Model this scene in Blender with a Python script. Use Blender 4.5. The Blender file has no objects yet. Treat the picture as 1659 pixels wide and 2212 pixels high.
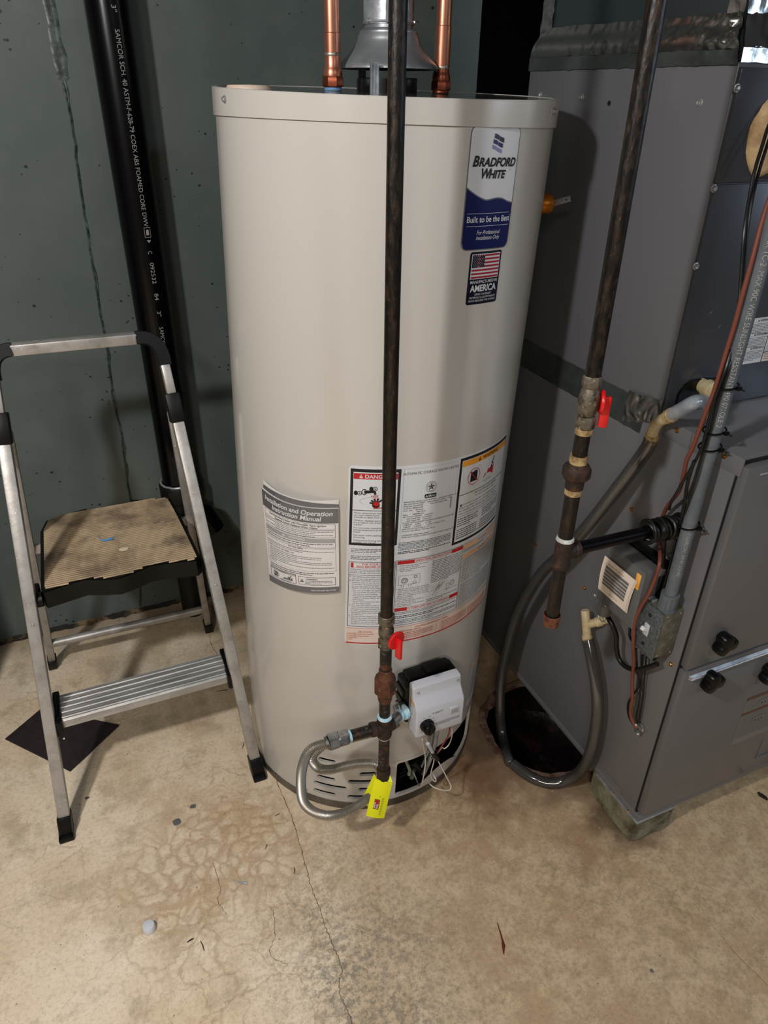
import bpy, bmesh, math, random
import numpy as np
from mathutils import Vector, Matrix, noise as mnoise
random.seed(7)
C = bpy.context.scene.collection
sc = bpy.context.scene
PI = math.pi

# ------------------------------------------------------------------ camera
FPX, PITCH, ROLL, CAMH, YAW = 1530.0, .5341, .0154, 1.406, .4150
_s, _c = math.sin(YAW), math.cos(YAW)
_F = Vector((_s*math.cos(PITCH), _c*math.cos(PITCH), -math.sin(PITCH)))
_R = Vector((_c, -_s, 0)); _U = Vector((_s*math.sin(PITCH), _c*math.sin(PITCH), math.cos(PITCH)))
CR = math.cos(ROLL)*_R + math.sin(ROLL)*_U
CU = -math.sin(ROLL)*_R + math.cos(ROLL)*_U
EYE = Vector((0, 0, CAMH))
cd = bpy.data.cameras.new('camera'); cam = bpy.data.objects.new('camera', cd); C.objects.link(cam)
m = Matrix((CR, CU, -_F)).transposed().to_4x4(); m.translation = EYE
cam.matrix_world = m
cd.sensor_fit = 'VERTICAL'; cd.sensor_height = 24; cd.lens = FPX/2212*24; cd.clip_start = .02; cd.clip_end = 50
sc.camera = cam

# ------------------------------------------------------------------ world, lights, exposure
w = bpy.data.worlds.new('world'); sc.world = w; w.use_nodes = True
w.node_tree.nodes['Background'].inputs[0].default_value = (.5, .55, .6, 1)
w.node_tree.nodes['Background'].inputs[1].default_value = .0

def lamp(name, kind, loc, power, col, size=.1, aim=None, sy=None):
    l = bpy.data.lights.new(name, kind); l.energy = power; l.color = col
    if kind == 'AREA':
        l.size = size
        if sy: l.shape = 'RECTANGLE'; l.size_y = sy
    else: l.shadow_soft_size = size
    o = bpy.data.objects.new(name, l); C.objects.link(o); o.location = loc
    if aim is not None:
        o.rotation_euler = (Vector(aim)-Vector(loc)).to_track_quat('-Z', 'Y').to_euler()
    return o
lamp('assumed_work_lamp_light', 'POINT', (-.72, .24, 1.90), 72, (1, .99, .98), .05)  # assumed lamp, out of view, placed from the cast shadows
lamp('assumed_ceiling_lamp_light', 'AREA', (-1.0, -1.6, 2.36), 42, (1.0, .9, .76), .15, (-1.0, -1.6, 0), 1.2)  # assumed warm lamp behind the camera, direction taken from the ladder rail shadow
lamp('added_far_cool_light', 'AREA', (1.1, -1.9, 2.36), 24, (.78, .88, 1), .3, (1.1, -1.9, 0), .5)  # unseen light added to make the right side cooler and brighter
sc.view_settings.view_transform = 'Standard'
sc.view_settings.look = 'None'
sc.view_settings.exposure = 0.12
sc.view_settings.gamma = 1.0
sc.view_settings.use_curve_mapping = False

# ------------------------------------------------------------------ pixel -> point on a known plane
def _ray(x, y): return _F + CR*((x-829.5)/FPX) - CU*((y-1106)/FPX)
def _hit(i, x, y, v):
    d = _ray(x, y); return EYE + d*((v-EYE[i])/d[i])
def on_u(x, y, u): return _hit(0, x, y, u)
def on_v(x, y, v): return _hit(1, x, y, v)
def on_z(x, y, z): return _hit(2, x, y, z)

# ------------------------------------------------------------------ materials
def rgb(h):  # sRGB 0-255 -> linear
    return tuple(((c/255)/12.92 if c/255 <= .04045 else ((c/255+.055)/1.055)**2.4) for c in h)+(1,)
def mk(name, col, rough=.5, metal=0., col2=None, nscale=8, ndetail=6, lo=.4, hi=.6, bump=0, bscale=60, coat=0, trans=0, ior=1.45,
       col3=None, n3=40, lo3=.55, hi3=.65, alpha=1, stretch=None, spec=None, r2=None):
    m = bpy.data.materials.new(name); m.use_nodes = True; nt = m.node_tree; b = nt.nodes['Principled BSDF']
    L = nt.links.new
    b.inputs['Base Color'].default_value = rgb(col) if max(col) > 1 else tuple(col)+(1,)
    b.inputs['Roughness'].default_value = rough; b.inputs['Metallic'].default_value = metal
    b.inputs['Coat Weight'].default_value = coat; b.inputs['Coat Roughness'].default_value = .12
    b.inputs['Transmission Weight'].default_value = trans; b.inputs['IOR'].default_value = ior
    b.inputs['Alpha'].default_value = alpha
    if spec is not None: b.inputs['Specular IOR Level'].default_value = spec
    tc = nt.nodes.new('ShaderNodeTexCoord'); vec = tc.outputs['Object']
    if stretch:
        mp = nt.nodes.new('ShaderNodeMapping'); mp.inputs['Scale'].default_value = stretch; L(vec, mp.inputs[0]); vec = mp.outputs[0]
    cur = b.inputs['Base Color'].default_value[:]
    def layer(prev, c2, scale, lo, hi, det):
        n = nt.nodes.new('ShaderNodeTexNoise'); n.inputs['Scale'].default_value = scale; n.inputs['Detail'].default_value = det; n.inputs['Roughness'].default_value = .65
        L(vec, n.inputs['Vector'])
        r = nt.nodes.new('ShaderNodeMapRange'); r.inputs[1].default_value = lo; r.inputs[2].default_value = hi; L(n.outputs['Fac'], r.inputs[0])
        x = nt.nodes.new('ShaderNodeMix'); x.data_type = 'RGBA'; L(r.outputs[0], x.inputs[0])
        if isinstance(prev, tuple): x.inputs[6].default_value = prev
        else: L(prev, x.inputs[6])
        x.inputs[7].default_value = rgb(c2) if max(c2) > 1 else tuple(c2)+(1,)
        return x.outputs[2], r.outputs[0]
    out = tuple(cur)
    if col2 is not None:
        out, fac = layer(out, col2, nscale, lo, hi, ndetail)
        if r2 is not None:
            rr = nt.nodes.new('ShaderNodeMapRange'); rr.inputs[3].default_value = rough; rr.inputs[4].default_value = r2; L(fac, rr.inputs[0]); L(rr.outputs[0], b.inputs['Roughness'])
    if col3 is not None: out, _ = layer(out, col3, n3, lo3, hi3, 4)
    if not isinstance(out, tuple): L(out, b.inputs['Base Color'])
    if bump:
        n = nt.nodes.new('ShaderNodeTexNoise'); n.inputs['Scale'].default_value = bscale; n.inputs['Detail'].default_value = 5; L(vec, n.inputs['Vector'])
        bp = nt.nodes.new('ShaderNodeBump'); bp.inputs['Strength'].default_value = bump; bp.inputs['Distance'].default_value = .002
        L(n.outputs['Fac'], bp.inputs['Height']); L(bp.outputs[0], b.inputs['Normal'])
    return m

M = {}
M['tank'] = mk('tank_enamel', (186, 181, 174), .24, coat=.35, bump=.03, bscale=5)
M['tank_top'] = mk('tank_lid_grey', (74, 76, 78), .10, coat=.4)
M['ring'] = mk('base_ring_metal', (120, 116, 108), .42, .7, (90, 84, 74), 12)
M['beige'] = mk('beige_plastic', (196, 176, 158), .5)
M['white'] = mk('white_plastic', (184, 184, 190), .38)
M['black'] = mk('black_plastic', (8, 8, 9), .3, spec=.3)
M['blackrough'] = mk('black_rubber', (16, 16, 17), .6, col2=(44, 42, 40), nscale=60, lo=.58, hi=.72)
M['iron'] = mk('black_iron_pipe', (20, 17, 15), .36, .25, (50, 36, 26), 150, lo=.46, hi=.66, bump=.3, bscale=300, r2=.5, col3=(104, 74, 46), n3=300, lo3=.66, hi3=.70, stretch=(1, 1, .3))
M['ironworn'] = mk('worn_iron_nipple', (30, 26, 23), .4, .3, (96, 88, 80), 90, lo=.56, hi=.68, bump=.4, bscale=200, col3=(92, 52, 30), n3=50, lo3=.56, hi3=.66)
M['rust'] = mk('rusty_iron', (98, 58, 36), .65, .2, (52, 36, 28), 45, lo=.42, hi=.6, bump=.5, bscale=250, col3=(140, 124, 110), n3=110, lo3=.62, hi3=.7)
M['rustdark'] = mk('dark_rusty_iron', (44, 33, 27), .6, .25, (78, 48, 32), 60, lo=.5, hi=.66, bump=.5, bscale=250)
M['rustcap'] = mk('orange_rust_cap', (118, 68, 44), .75, .1, (70, 40, 28), 70, bump=.5, bscale=250)
M['brassold'] = mk('galvanised_valve_brass', (112, 104, 90), .5, .6, (70, 60, 48), 70, lo=.45, hi=.6, bump=.4, bscale=200, col3=(160, 150, 130), n3=120, lo3=.6, hi3=.66)
M['tapebeige'] = mk('thread_tape_tan', (178, 152, 106), .7, col2=(120, 94, 60), nscale=80, bump=.5, bscale=180)
M['paste'] = mk('white_pipe_paste', (206, 208, 205), .6, col2=(150, 146, 140), nscale=120, bump=.6, bscale=200)
M['bluepaste'] = mk('blue_pipe_dope', (150, 196, 218), .5, col2=(196, 214, 220), nscale=90, bump=.6, bscale=160)
M['bluetape'] = mk('blue_thread_tape', (96, 140, 182), .5)
M['red'] = mk('red_vinyl_handle', (206, 22, 24), .35, coat=.2)
M['stainless'] = mk('stainless_corrugated', (168, 162, 152), .36, .75)
M['steelfit'] = mk('zinc_fitting', (160, 160, 158), .34, .85, (110, 108, 104), 50)
M['yellow'] = mk('yellow_tag', (226, 226, 16), .42)
M['ink'] = mk('black_ink', (18, 18, 20), .6)
M['grayink'] = mk('grey_ink', (96, 96, 98), .6)
M['paper'] = mk('white_paper', (214, 210, 208), .6)
M['label'] = mk('white_label', (202, 203, 206), .32)
M['labelcream'] = mk('cream_label', (214, 196, 184), .35)
M['navy'] = mk('navy_print', (14, 20, 76), .3)
M['darknavy'] = mk('dark_navy_print', (10, 12, 34), .3)
M['labelgray'] = mk('silver_grey_print', (112, 112, 116), .35, .3)
M['lilac'] = mk('pale_blue_print', (120, 124, 168), .3)
M['redink'] = mk('red_print', (176, 26, 30), .35)
M['redline'] = mk('rust_red_print', (186, 84, 70), .4)
M['orange'] = mk('orange_print', (222, 148, 44), .35)
M['pinkorange'] = mk('faded_orange_print', (224, 170, 130), .4)
M['manualgray'] = mk('manual_grey_print', (84, 82, 84), .5)
M['midgray'] = mk('mid_grey_print', (150, 148, 148), .5)
M['flagred'] = mk('flag_red_print', (150, 24, 44), .35)
M['copper'] = mk('copper_pipe', (196, 134, 108), .34, .85, (164, 96, 74), 24, lo=.4, hi=.7, stretch=(1, 1, .2), bump=.05, bscale=60)
M['copperdark'] = mk('heat_stained_copper', (150, 82, 60), .36, .9, (110, 60, 48), 40, lo=.4, hi=.7)
M['solder'] = mk('solder_ring', (196, 190, 178), .4, .8, (120, 90, 70), 120)
M['galv'] = mk('galvanised_sheet', (186, 190, 194), .38, .6, (140, 146, 152), 30, lo=.4, hi=.62, bump=.2, bscale=90)
M['hood'] = mk('draft_hood_metal', (158, 162, 166), .4, .6, (116, 120, 124), 9, lo=.35, hi=.7)
M['abs'] = mk('black_abs_pipe', (6, 5, 7), .24, spec=.32, bump=.04, bscale=30)
M['absrough'] = mk('speckled_abs', (8, 8, 8), .5, col2=(120, 112, 96), nscale=150, lo=.66, hi=.7)
M['print'] = mk('pipe_print_white', (150, 150, 146), .6)
M['conduit'] = mk('grey_pvc_conduit', (96, 102, 106), .48, col2=(78, 84, 90), nscale=9)
M['furn'] = mk('furnace_grey_enamel', (99, 98, 100), .34, coat=.15, bump=.03, bscale=6)
M['furnfront'] = mk('furnace_door_grey', (92, 91, 92), .3, coat=.2, bump=.03, bscale=6)
M['coil'] = mk('coil_cabinet_grey', (97, 97, 101), .32, .1, coat=.15, bump=.03, bscale=5)
M['coilfront'] = mk('coil_cabinet_front_grey', (72, 74, 80), .26, .3, coat=.2, bump=.03, bscale=5)
M['gap'] = mk('dark_gap', (4, 4, 4), .9)
M['foil'] = mk('foil_tape', (150, 150, 146), .2, .95, bump=.35, bscale=45)
M['foildull'] = mk('dull_foil_tape', (100, 108, 106), .3, .7, (80, 86, 84), 10, bump=.2, bscale=30)
M['duct'] = mk('painted_sheet_duct', (72, 82, 86), .3, .7)
M['screw'] = mk('zinc_screw', (170, 170, 170), .35, .7)
M['brass'] = mk('brass', (180, 136, 70), .3, .9, (110, 76, 40), 90)
M['alu'] = mk('worn_aluminium', (172, 168, 164), .42, .45, (138, 134, 128), 25, lo=.45, hi=.75, col3=(206, 202, 196), n3=120, lo3=.64, hi3=.7, bump=.1, bscale=120)
M['tread'] = mk('worn_tan_tread', (184, 160, 128), .75, col2=(84, 70, 58), nscale=9, lo=.46, hi=.72, col3=(26, 24, 34), n3=5, lo3=.56, hi3=.72)
M['ladderblack'] = mk('scuffed_black_plastic', (8, 8, 8), .42, spec=.3, col2=(52, 50, 48), nscale=110, lo=.66, hi=.76)
M['tilemat'] = mk('dark_brown_board', (38, 30, 30), .75, col2=(46, 38, 38), nscale=40)
M['block'] = mk('damp_concrete_block', (128, 124, 104), .9, col2=(84, 78, 58), nscale=22, lo=.4, hi=.62, bump=.8, bscale=120, col3=(70, 50, 32), n3=14, lo3=.56, hi3=.66)
M['ivory'] = mk('aged_ivory_pvc', (190, 176, 140), .4, col2=(164, 140, 96), nscale=25)
M['clear'] = mk('smoky_clear_vinyl', (150, 150, 148), .12, trans=.93, ior=1.3)
M['clearclean'] = mk('clear_vinyl', (225, 232, 240), .08, trans=.9, ior=1.35)
M['sludge'] = mk('dark_water', (22, 18, 16), .2)
M['wireblack'] = mk('black_wire', (9, 9, 9), .4)
M['wirebrown'] = mk('brown_thermostat_wire', (112, 58, 44), .5)
M['wirewhite'] = mk('white_wire', (206, 196, 184), .45)
M['wirered'] = mk('red_wire', (140, 50, 54), .45)
M['jbox'] = mk('galvanised_cover', (112, 118, 120), .5, .6, (84, 90, 94), 160, lo=.42, hi=.6)
M['jboxside'] = mk('dusty_box_side', (122, 118, 104), .55, .5, (100, 96, 84), 40)
M['ctrl'] = mk('grey_tinted_plastic', (92, 92, 92), .3, coat=.2)
M['amber'] = mk('amber_lens', (226, 150, 54), .3, col2=(240, 180, 90), nscale=60)
M['putty'] = mk('dried_duct_putty', (188, 160, 120), .75, col2=(150, 120, 84), nscale=18, bump=.8, bscale=40)
M['pit'] = mk('wet_rust_pit', (14, 10, 9), .35, col2=(56, 30, 20), nscale=18, lo=.55, hi=.7, bump=1, bscale=60)
M['crust'] = mk('mineral_crust', (122, 104, 88), .9, col2=(84, 52, 40), nscale=40, bump=1, bscale=110)
M['plast'] = mk('clear_sleeve_film', (236, 236, 236), .12, trans=1, ior=1.12)
def film(name, col, cover, rough, f0=.9, gl=.08):
    m = bpy.data.materials.new(name); m.use_nodes = True; nt = m.node_tree; nt.nodes.clear(); L = nt.links.new
    o = nt.nodes.new('ShaderNodeOutputMaterial'); t = nt.nodes.new('ShaderNodeBsdfTransparent'); t.inputs[0].default_value = (f0, f0, f0, 1)
    d = nt.nodes.new('ShaderNodeBsdfDiffuse'); d.inputs[0].default_value = rgb(col); g = nt.nodes.new('ShaderNodeBsdfGlossy'); g.inputs['Roughness'].default_value = rough
    a_ = nt.nodes.new('ShaderNodeMixShader'); a_.inputs[0].default_value = cover; L(t.outputs[0], a_.inputs[1]); L(d.outputs[0], a_.inputs[2])
    c_ = nt.nodes.new('ShaderNodeMixShader'); c_.inputs[0].default_value = gl; L(a_.outputs[0], c_.inputs[1]); L(g.outputs[0], c_.inputs[2]); L(c_.outputs[0], o.inputs[0]); return m
M['plast'] = film('clear_sleeve_film', (230, 230, 230), .05, .10, 1.0, .035)
M['clear'] = film('smoky_clear_vinyl', (74, 72, 70), .46, .14, .82, .10)
M['clearclean'] = film('clear_vinyl', (190, 200, 212), .30, .1, .95)
M['cap'] = mk('translucent_white_cap', (206, 208, 214), .35)
M['rustshard'] = mk('red_brown_shard', (112, 40, 28), .7, col2=(70, 34, 24), nscale=90)
M['twig'] = mk('dark_twig', (44, 30, 22), .8)
M['tapebit'] = mk('blue_tape_scrap', (92, 158, 214), .5)
M['mortar'] = mk('white_mortar_bit', (214, 200, 172), .8)
M['amberbrass'] = mk('amber_brass', (176, 104, 30), .35, .7)

# ------------------------------------------------------------------ mesh helper
class MB:
    def __init__(s): s.v = []; s.f = []; s.mi = []; s.sm = []
    def add(s, vs, fs, mi=0, sm=True):
        o = len(s.v); s.v += [tuple(p) for p in vs]; s.f += [tuple(i+o for i in f) for f in fs]
        s.mi += [mi]*len(fs); s.sm += [sm]*len(fs); return s
    def box(s, lo, hi, mi=0, bev=0, mat=None, seg=2):
        lo, hi = Vector(lo), Vector(hi); c = (lo+hi)/2; d = hi-lo
        bm = bmesh.new(); bmesh.ops.create_cube(bm, size=1)
        bmesh.ops.scale(bm, vec=d, verts=bm.verts)
        if bev: bmesh.ops.bevel(bm, geom=bm.edges[:], offset=bev, segments=seg, affect='EDGES', profile=.5)
        bmesh.ops.translate(bm, vec=c, verts=bm.verts)
        if mat is not None: bmesh.ops.transform(bm, matrix=mat, verts=bm.verts)
        bm.verts.index_update()
        s.add([v.co.copy() for v in bm.verts], [[v.index for v in f.verts] for f in bm.faces], mi, bool(bev)); bm.free(); return s
    def tube(s, path, r, n=12, mi=0, caps=True, closed=False):
        P = [Vector(p) for p in path]; k = len(P); rs = r if isinstance(r, (list, tuple)) else [r]*k
        T = []
        for i in range(k):
            a = P[(i-1) % k] if closed else P[max(i-1, 0)]; b = P[(i+1) % k] if closed else P[min(i+1, k-1)]
            t = (b-a); T.append(t.normalized() if t.length > 1e-9 else Vector((0, 0, 1)))
        up = Vector((0, 0, 1)) if abs(T[0].z) < .9 else Vector((1, 0, 0))
        x = T[0].cross(up).normalized(); vs = []
        for i in range(k):
            x = (x - T[i]*x.dot(T[i])).normalized(); y = T[i].cross(x)
            for j in range(n):
                a = 2*PI*j/n; vs.append(P[i]+(x*math.cos(a)+y*math.sin(a))*rs[i])
        fs = []
        for i in range(k if closed else k-1):
            for j in range(n):
                a = i*n+j; b = i*n+(j+1) % n; c = ((i+1) % k)*n+(j+1) % n; d = ((i+1) % k)*n+j
                fs.append((a, b, c, d))
        s.add(vs, fs, mi)
        if caps and not closed:
            s.add(vs[:n], [tuple(range(n))[::-1]], mi, False); s.add(vs[-n:], [tuple(range(n))], mi, False)
        return s
    def lathe(s, prof, o, ax=(0, 0, 1), n=32, mi=0, caps=True):  # prof: (r, h)
        ax = Vector(ax).normalized(); o = Vector(o); up = Vector((0, 0, 1)) if abs(ax.z) < .9 else Vector((1, 0, 0))
        x = ax.cross(up).normalized(); y = ax.cross(x); vs = []
        for r, h in prof:
            for j in range(n):
                a = 2*PI*j/n; vs.append(o+ax*h+(x*math.cos(a)+y*math.sin(a))*r)
        fs = [(i*n+j, i*n+(j+1) % n, (i+1)*n+(j+1) % n, (i+1)*n+j) for i in range(len(prof)-1) for j in range(n)]
        s.add(vs, fs, mi)
        if caps:
            if prof[0][0] > 1e-5: s.add(vs[:n], [tuple(range(n))[::-1]], mi, False)
            if prof[-1][0] > 1e-5: s.add(vs[-n:], [tuple(range(n))], mi, False)
        return s
    def prism(s, pts, depth, mi=0):  # pts: 3D polygon (convex or mild), depth: vector
        pts = [Vector(p) for p in pts]; d = Vector(depth); n = len(pts)
        vs = pts+[p+d for p in pts]
        fs = [tuple(range(n))[::-1], tuple(range(n, 2*n))]+[(i, (i+1) % n, n+(i+1) % n, n+i) for i in range(n)]
        return s.add(vs, fs, mi, False)
    def beam(s, p0, p1, w, d, side, bev=.002, mi=0):
        p0, p1, side = Vector(p0), Vector(p1), Vector(side); z = (p1-p0); L = z.length; z.normalize()
        x = (side-z*side.dot(z)).normalized(); y = z.cross(x)
        mt = Matrix((x, y, z)).transposed().to_4x4(); mt.translation = p0
        return s.box((-w/2, -d/2, 0), (w/2, d/2, L), mi, bev, mt)

def obj(name, mb, mats, parent=None, kind=None, label=None, ang=40):
    if not isinstance(mats, (list, tuple)): mats = [mats]
    me = bpy.data.meshes.new(name)
    off = Vector(parent['_o']) if parent is not None else Vector((0, 0, 0))
    vs = [Vector(p)-off for p in mb.v]
    me.from_pydata(vs, [], mb.f)
    for mm in mats: me.materials.append(M[mm] if isinstance(mm, str) else mm)
    me.polygons.foreach_set('material_index', mb.mi); me.polygons.foreach_set('use_smooth', mb.sm)
    me.update()
    try: me.set_sharp_from_angle(angle=math.radians(ang))
    except Exception: pass
    o = bpy.data.objects.new(name, me); C.objects.link(o)
    o['_o'] = list(off)
    if parent is not None: o.parent = parent
    if kind: o['kind'] = kind
    if label: o['label'] = label
    return o
def thing(name, loc, label, cat, group=None):
    o = bpy.data.objects.new(name, None); C.objects.link(o); o.location = loc; o['_o'] = list(loc)
    o.empty_display_size = .05
    o['label'] = label; o['category'] = cat
    if group: o['group'] = group
    return o
def solo(name, mb, mats, label, cat, group=None, loc=None, kind=None):
    # a thing that is one mesh; origin moved to loc
    if loc is not None:
        l = Vector(loc); mb.v = [tuple(Vector(p)-l) for p in mb.v]
    o = obj(name, mb, mats)
    if loc is not None: o.location = loc
    o['label'] = label; o['category'] = cat
    if group: o['group'] = group
    if kind: o['kind'] = kind
    return o
def spline(pts, n=8, closed=False):
    P = [Vector(p) for p in pts]; out = []; k = len(P)
    for i in range(k if closed else k-1):
        if closed: a, b, c, d = P[(i-1) % k], P[i], P[(i+1) % k], P[(i+2) % k]
        else: a, b, c, d = P[max(i-1, 0)], P[i], P[i+1], P[min(i+2, k-1)]
        for j in range(n):
            t = j/n; out.append(.5*((2*b)+(c-a)*t+(2*a-5*b+4*c-d)*t*t+(3*b-a-3*c+d)*t**3))
    if not closed: out.append(P[-1])
    return out
_hexcache = {}
def screw(parent, p, n, r=.004, mat='screw', slot=False, name='screw'):
    key = (round(r, 5), mat)
    p, n = Vector(p), Vector(n).normalized()
    if key not in _hexcache:
        b = MB(); b.lathe([(r*1.35, 0), (r*1.35, r*.3), (r*1.1, r*.4)], (0, 0, 0), n=20); b.lathe([(r*.95, r*.3), (r*.95, r*.95), (r*.8, r*1.1), (r*.4, r*.95), (0, r*.95)], (0, 0, 0), n=6)
        me = bpy.data.meshes.new('screw'); me.from_pydata(b.v, [], b.f); me.materials.append(M[mat]); me.update(); _hexcache[key] = me
    o = bpy.data.objects.new(name, _hexcache[key]); C.objects.link(o)
    o.parent = parent; o.location = p-Vector(parent['_o']) ; o.rotation_euler = n.to_track_quat('Z', 'Y').to_euler()
    return o

# ------------------------------------------------------------------ flat print on a surface
class Art:
    """shapes in the plane (s, t) of a label, laid on a surface S(s, t, offset)"""
    def __init__(a, S, off=.0004): a.S = S; a.off = off; a.mb = MB(); a.mats = []
    def _m(a, mat):
        if mat not in a.mats: a.mats.append(mat)
        return a.mats.index(mat)
    def rect(a, x0, y0, x1, y1, mat, lay=0, n=None):
        n = n or max(1, int(abs(x1-x0)/.012)); vs = []; o = a.off+lay*.00018
        for i in range(n+1):
            x = x0+(x1-x0)*i/n; vs += [a.S(x, y0, o), a.S(x, y1, o)]
        a.mb.add(vs, [(2*i, 2*i+2, 2*i+3, 2*i+1) for i in range(n)], a._m(mat), False); return a
    def strip(a, xs, lows, highs, mat, lay=0):
        o = a.off+lay*.00018; vs = []
        for x, l, h in zip(xs, lows, highs): vs += [a.S(x, l, o), a.S(x, h, o)]
        a.mb.add(vs, [(2*i, 2*i+2, 2*i+3, 2*i+1) for i in range(len(xs)-1)], a._m(mat), False); return a
    def poly(a, pts, mat, lay=0):
        o = a.off+lay*.00018
        a.mb.add([a.S(x, y, o) for x, y in pts], [tuple(range(len(pts)))], a._m(mat), False); return a
    def rrect(a, x0, y0, x1, y1, r, mat, lay=0, n=14):
        xs = [x0+r*(1-math.cos(PI/2*i/5)) for i in range(6)]
        xs = xs+[x0+r+(x1-x0-2*r)*i/n for i in range(1, n)]+[x1-(x-x0) for x in xs[::-1]]
        lo, hi = [], []
        for x in xs:
            d = min(x-x0, x1-x); k = r-math.sqrt(max(0, r*r-(r-d)**2)) if d < r else 0
            lo.append(y0+k); hi.append(y1-k)
        return a.strip(xs, lo, hi, mat, lay)
    def frame(a, x0, y0, x1, y1, t, mat, lay=0):
        a.rect(x0, y0, x1, y0+t, mat, lay); a.rect(x0, y1-t, x1, y1, mat, lay)
        a.rect(x0, y0+t, x0+t, y1-t, mat, lay); a.rect(x1-t, y0+t, x1, y1-t, mat, lay); return a
    def disc(a, cx, cy, r, mat, lay=0, n=20, ri=0, ry=None):
        ry = ry or r
        if ri:
            o = a.off+lay*.00018; vs = []
            for j in range(n):
                t = 2*PI*j/n; vs += [a.S(cx+r*math.cos(t), cy+ry*math.sin(t), o), a.S(cx+ri*math.cos(t), cy+ri*ry/r*math.sin(t), o)]
            a.mb.add(vs, [(2*j, (2*j+2) % (2*n), (2*j+3) % (2*n), 2*j+1) for j in range(n)], a._m(mat), False); return a
        return a.poly([(cx+r*math.cos(2*PI*j/n), cy+ry*math.sin(2*PI*j/n)) for j in range(n)], mat, lay)
    def line(a, pts, w, mat, lay=0):
        for (x0, y0), (x1, y1) in zip(pts[:-1], pts[1:]):
            d = math.hypot(x1-x0, y1-y0) or 1e-9; nx, ny = -(y1-y0)/d*w/2, (x1-x0)/d*w/2
            a.poly([(x0+nx, y0+ny), (x0-nx, y0-ny), (x1-nx, y1-ny), (x1+nx, y1+ny)], mat, lay)
        return a
    def text(a, x, y, size, txt, mat, lay=1, align='LEFT', shear=0, bold=0, sx=1, rot=0):
        cu = bpy.data.curves.new('t', 'FONT'); cu.body = txt; cu.size = 1; cu.align_x = align; cu.shear = shear
        cu.offset = bold; cu.resolution_u = 2 if size < .006 else 4
        ob = bpy.data.objects.new('t', cu); me = bpy.data.meshes.new_from_object(ob)
        o = a.off+lay*.00018; vs = []; cr, sr = math.cos(rot), math.sin(rot)
        for v in me.vertices:
            px, py = v.co.x*size*sx, v.co.y*size
            vs.append(a.S(x+px*cr-py*sr, y+px*sr+py*cr, o))
        a.mb.add(vs, [tuple(p.vertices) for p in me.polygons], a._m(mat), False)
        bpy.data.objects.remove(ob); bpy.data.curves.remove(cu); bpy.data.meshes.remove(me); return a
    def greek(a, x0, x1, y, h, rows, gap, mat, lay=1, seed=0, last=.6):
        rg = random.Random(seed); 
        for i in range(rows):
            x = x0; end = x1 if i < rows-1 else x0+(x1-x0)*last
            while x < end-h:
                wl = min(h*rg.uniform(1.2, 4.2), end-x); a.rect(x, y-i*gap, x+wl, y-i*gap+h*.62, mat, lay, n=1); x += wl+h*.55
        return a
    def make(a, name, parent, label=None, kind=None):
        return obj(name, a.mb, a.mats, parent, kind, label)

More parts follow.
